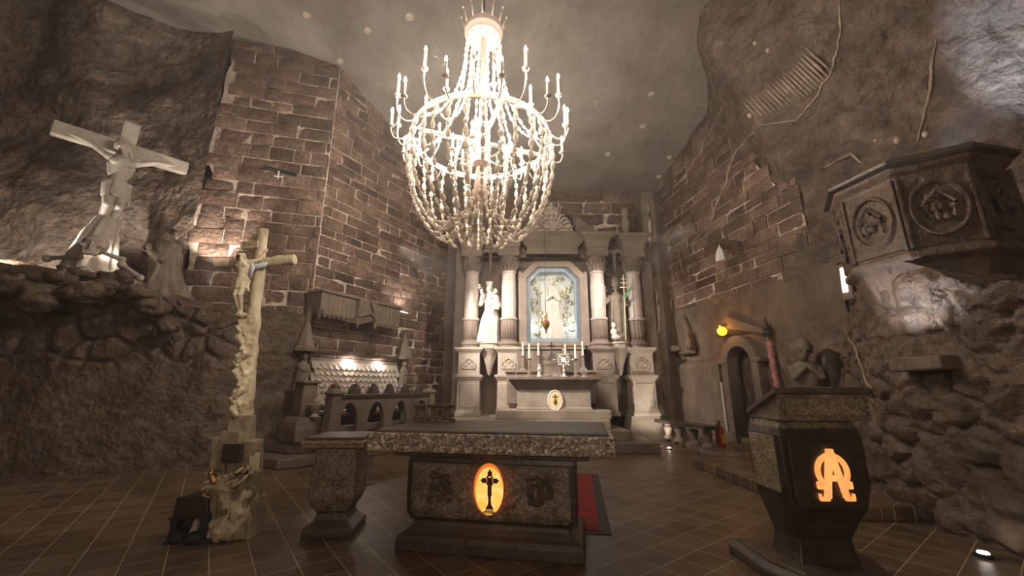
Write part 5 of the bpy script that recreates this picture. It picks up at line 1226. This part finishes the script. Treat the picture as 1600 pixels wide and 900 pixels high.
for k in range(8):
    a = k*PI/4; Mx = Matrix.Rotation(a+PI/2, 4, 'Z') @ T(y=-ap)
    wa = a+R(12)
    if math.cos(wa-math.atan2(-PY, -PX)) < -.3: continue
    b = B(); b.rings([[(x*.35, y, z) for x, z in ((-1, .08), (1, .08), (1, 1.0), (-1, 1.0))] for y in (.02, -.012)], Mx)
    for q in (-1, 1): b.box((q*.335, -.02, .54), (.04, .06, .96), M=Mx)
    pn = b.build('carved_panel', 'cobble', t, bevel=.01)
    b = B(); b.rings([[(.27*s*math.cos(u), y, .55+.36*s*math.sin(u)) for u in [2*PI*i/30 for i in range(30)]] for s, y in ((1.06, -.01), (1.0, -.06), (.9, -.05), (.84, -.005))], Mx, cap=False)
    rn = random.Random(k+5)
    for j in range(9): u = rn.uniform(0, 6.3); q = rn.uniform(0, .6); b.ell((.22*q*math.cos(u), -.03, .55+.30*q*math.sin(u)), (rn.uniform(.03, .07), .05, rn.uniform(.04, .09)), 10, 6, Mx)
    b.tube([(-.12, -.05, .38), (-.16, -.06, .58), (0, -.07, .76), (.15, -.06, .58), (.1, -.05, .4)], .025, 6, Mx)
    b.build('medallion', 'cobble', pn, smooth=40)
# stone shelf below the pulpit with a hidden lamp
p = at(1462, 562, 4.3)
b = B(); b.rings([[(-.28, -.06, 0), (.30, -.08, .01), (.32, .6, 0), (-.3, .6, 0)], [(-.27, -.04, .16), (.28, -.06, .15), (.3, .6, .15), (-.28, .6, .16)]]); o = b.build('stone_shelf', 'rock_smooth', bevel=.02); o.location = (4.32, 4.30, p.z-.12); o.rotation_euler.z = R(-88)
tag(o, 'square stone shelf jutting from the rock below the pulpit', 'shelf')

# roof bolts with pale rosettes in the ceiling and upper right wall
rnd = random.Random(21); k = 0
BP = [(480, 22, 'nearest the top left of the picture'), (575, 47, 'above the leftmost candles of the chandelier'), (533, 95, 'beside the upper corner of the left brick wall'), (1098, 80, 'high above the right brick wall'), (1078, 143, 'right of the chandelier, below the highest one there'),
      (1018, 146, 'right of the chandelier, level with its candles'), (1005, 196, 'right of the chandelier, level with its ring'), (1046, 245, 'close to the top of the right brick wall'), (1030, 275, 'just above the corner pilaster'), (640, 25, 'directly left of the chandelier crown'), (950, 240, 'between the chandelier and the altar crest, lower one'),
      (930, 160, 'just right of the chandelier candles'), (985, 60, 'high up right of the chandelier crown'), (900, 285, 'closest to the altar crest')]
for px, py, side in BP:
    a, b_, c = ray(px, py); tt = 0
    for q in range(4000):
        tt += .01; X, Y_, Z_ = a*tt, b_*tt, H+c*tt
        if Z_ > zc(X, Y_)+.02: break
    if Y_ > 13: continue
    b = B(); b.lathe([(.03, -.05), (.04, -.02), (.10, -.01), (.11, .03)], 12); o = b.build('roof_bolt', 'rib_white', smooth=True); o.location = (X, Y_, zc(X, Y_)-.02)
    tag(o, 'pale round ceiling bolt '+side, 'roof bolt', 'ceiling roof bolts')

# pale salt veins that run over the right wall and the ceiling edge, laid on the rock surface
bpy.context.view_layer.update(); DG = bpy.context.evaluated_depsgraph_get()
def hit(px, py):
    d = V(ray(px, py)).normalized(); ok, loc, nor, *_ = scn.ray_cast(DG, V((0, 0, H)), d)
    return (loc, nor) if ok else (None, None)
def vein(pts, r, label, seed=0):
    P = []; rn = random.Random(seed)
    for (x0, y0), (x1, y1) in zip(pts, pts[1:]):
        for k in range(8):
            u = k/8; l, n_ = hit(x0+(x1-x0)*u+rn.uniform(-2, 2), y0+(y1-y0)*u)
            if l: P.append(l-n_*r*.3 if n_.dot(l) > 0 else l+n_*r*.3)
    if len(P) < 4: return
    r *= .62; b = B(); b.tube(P, [r*(.35+.65*math.sin(PI*(i+.5)/len(P)))*rn.uniform(.7, 1.3) for i in range(len(P))], 6)
    tag(b.build('salt_vein', 'vein', smooth='all'), label, 'salt vein')
vein([(1312, -30), (1313, 60), (1300, 110), (1270, 160), (1245, 188), (1180, 196)], .035, 'pale curved salt vein bending across the top of the right wall', 1)
vein([(1178, 205), (1148, 240), (1132, 290), (1110, 350), (1062, 400)], .04, 'long pale salt vein slanting down over the right brick wall', 2)
vein([(1130, 165), (1090, 245), (1050, 300)], .03, 'thin pale salt vein along the ceiling edge of the right brick wall', 3)
vein([(1290, 262), (1330, 240), (1352, 258)], .05, 'short pale salt vein just above the left corner of the pulpit', 4)
vein([(1462, 60), (1452, 150), (1430, 235)], .04, 'faint pale salt vein running down above the pulpit', 6)
vein([(1312, 505), (1335, 540), (1352, 585), (1368, 640)], .03, 'pale jagged salt edge along the left side of the rock mass under the pulpit', 5)

b = B(); rn = random.Random(9)  # groove ridges drawn pale: the light on them is put into the colour
for k in range(20):
    u = k/19; x0, y0 = 1300-115*u**1.15, 112+72*u**.7
    l0, n0 = hit(x0, y0); l1, n1 = hit(x0-34*(1-.5*u)-8, y0-34*(1-.35*u)-4)
    if l0 and l1 and (l0-l1).length < 1.6: m_ = (l0+l1)/2; b.tube([l0, m_+(V((0, 0, H))-m_).normalized()*.03, l1], [.022*rn.uniform(.6, 1.3), .028*rn.uniform(.6, 1.3), .01], 5)
tag(b.build('hewn_grooves', 'vein', smooth='all'), 'fan of pale pick grooves hewn beside the curved vein on the upper right wall', 'grooves')
for px, py, r_, txt in ((1402, 219, .06, 'brightest round pale salt nodule on the dark rock above the pulpit'), (1446, 210, .05, 'pale salt nodule just above the highest edge of the pulpit rim'), (1368, 219, .03, 'smallest pale salt nodule above the left of the pulpit'), (1180, 67, .05, 'pale salt nodule highest on the right wall left of the curved vein'), (1200, 78, .05, 'pale salt nodule near the top of the curved vein'), (1172, 180, .06, 'pale salt nodule at the lower end of the curved vein')):
    l, n_ = hit(px, py)
    if l: b = B(); b.ell((0, 0, 0), (r_, r_*.8, r_*1.2), 10, 7); o = b.build('salt_nodule', 'rib_white', smooth='all'); o.location = l; tag(o, txt, 'salt nodule')
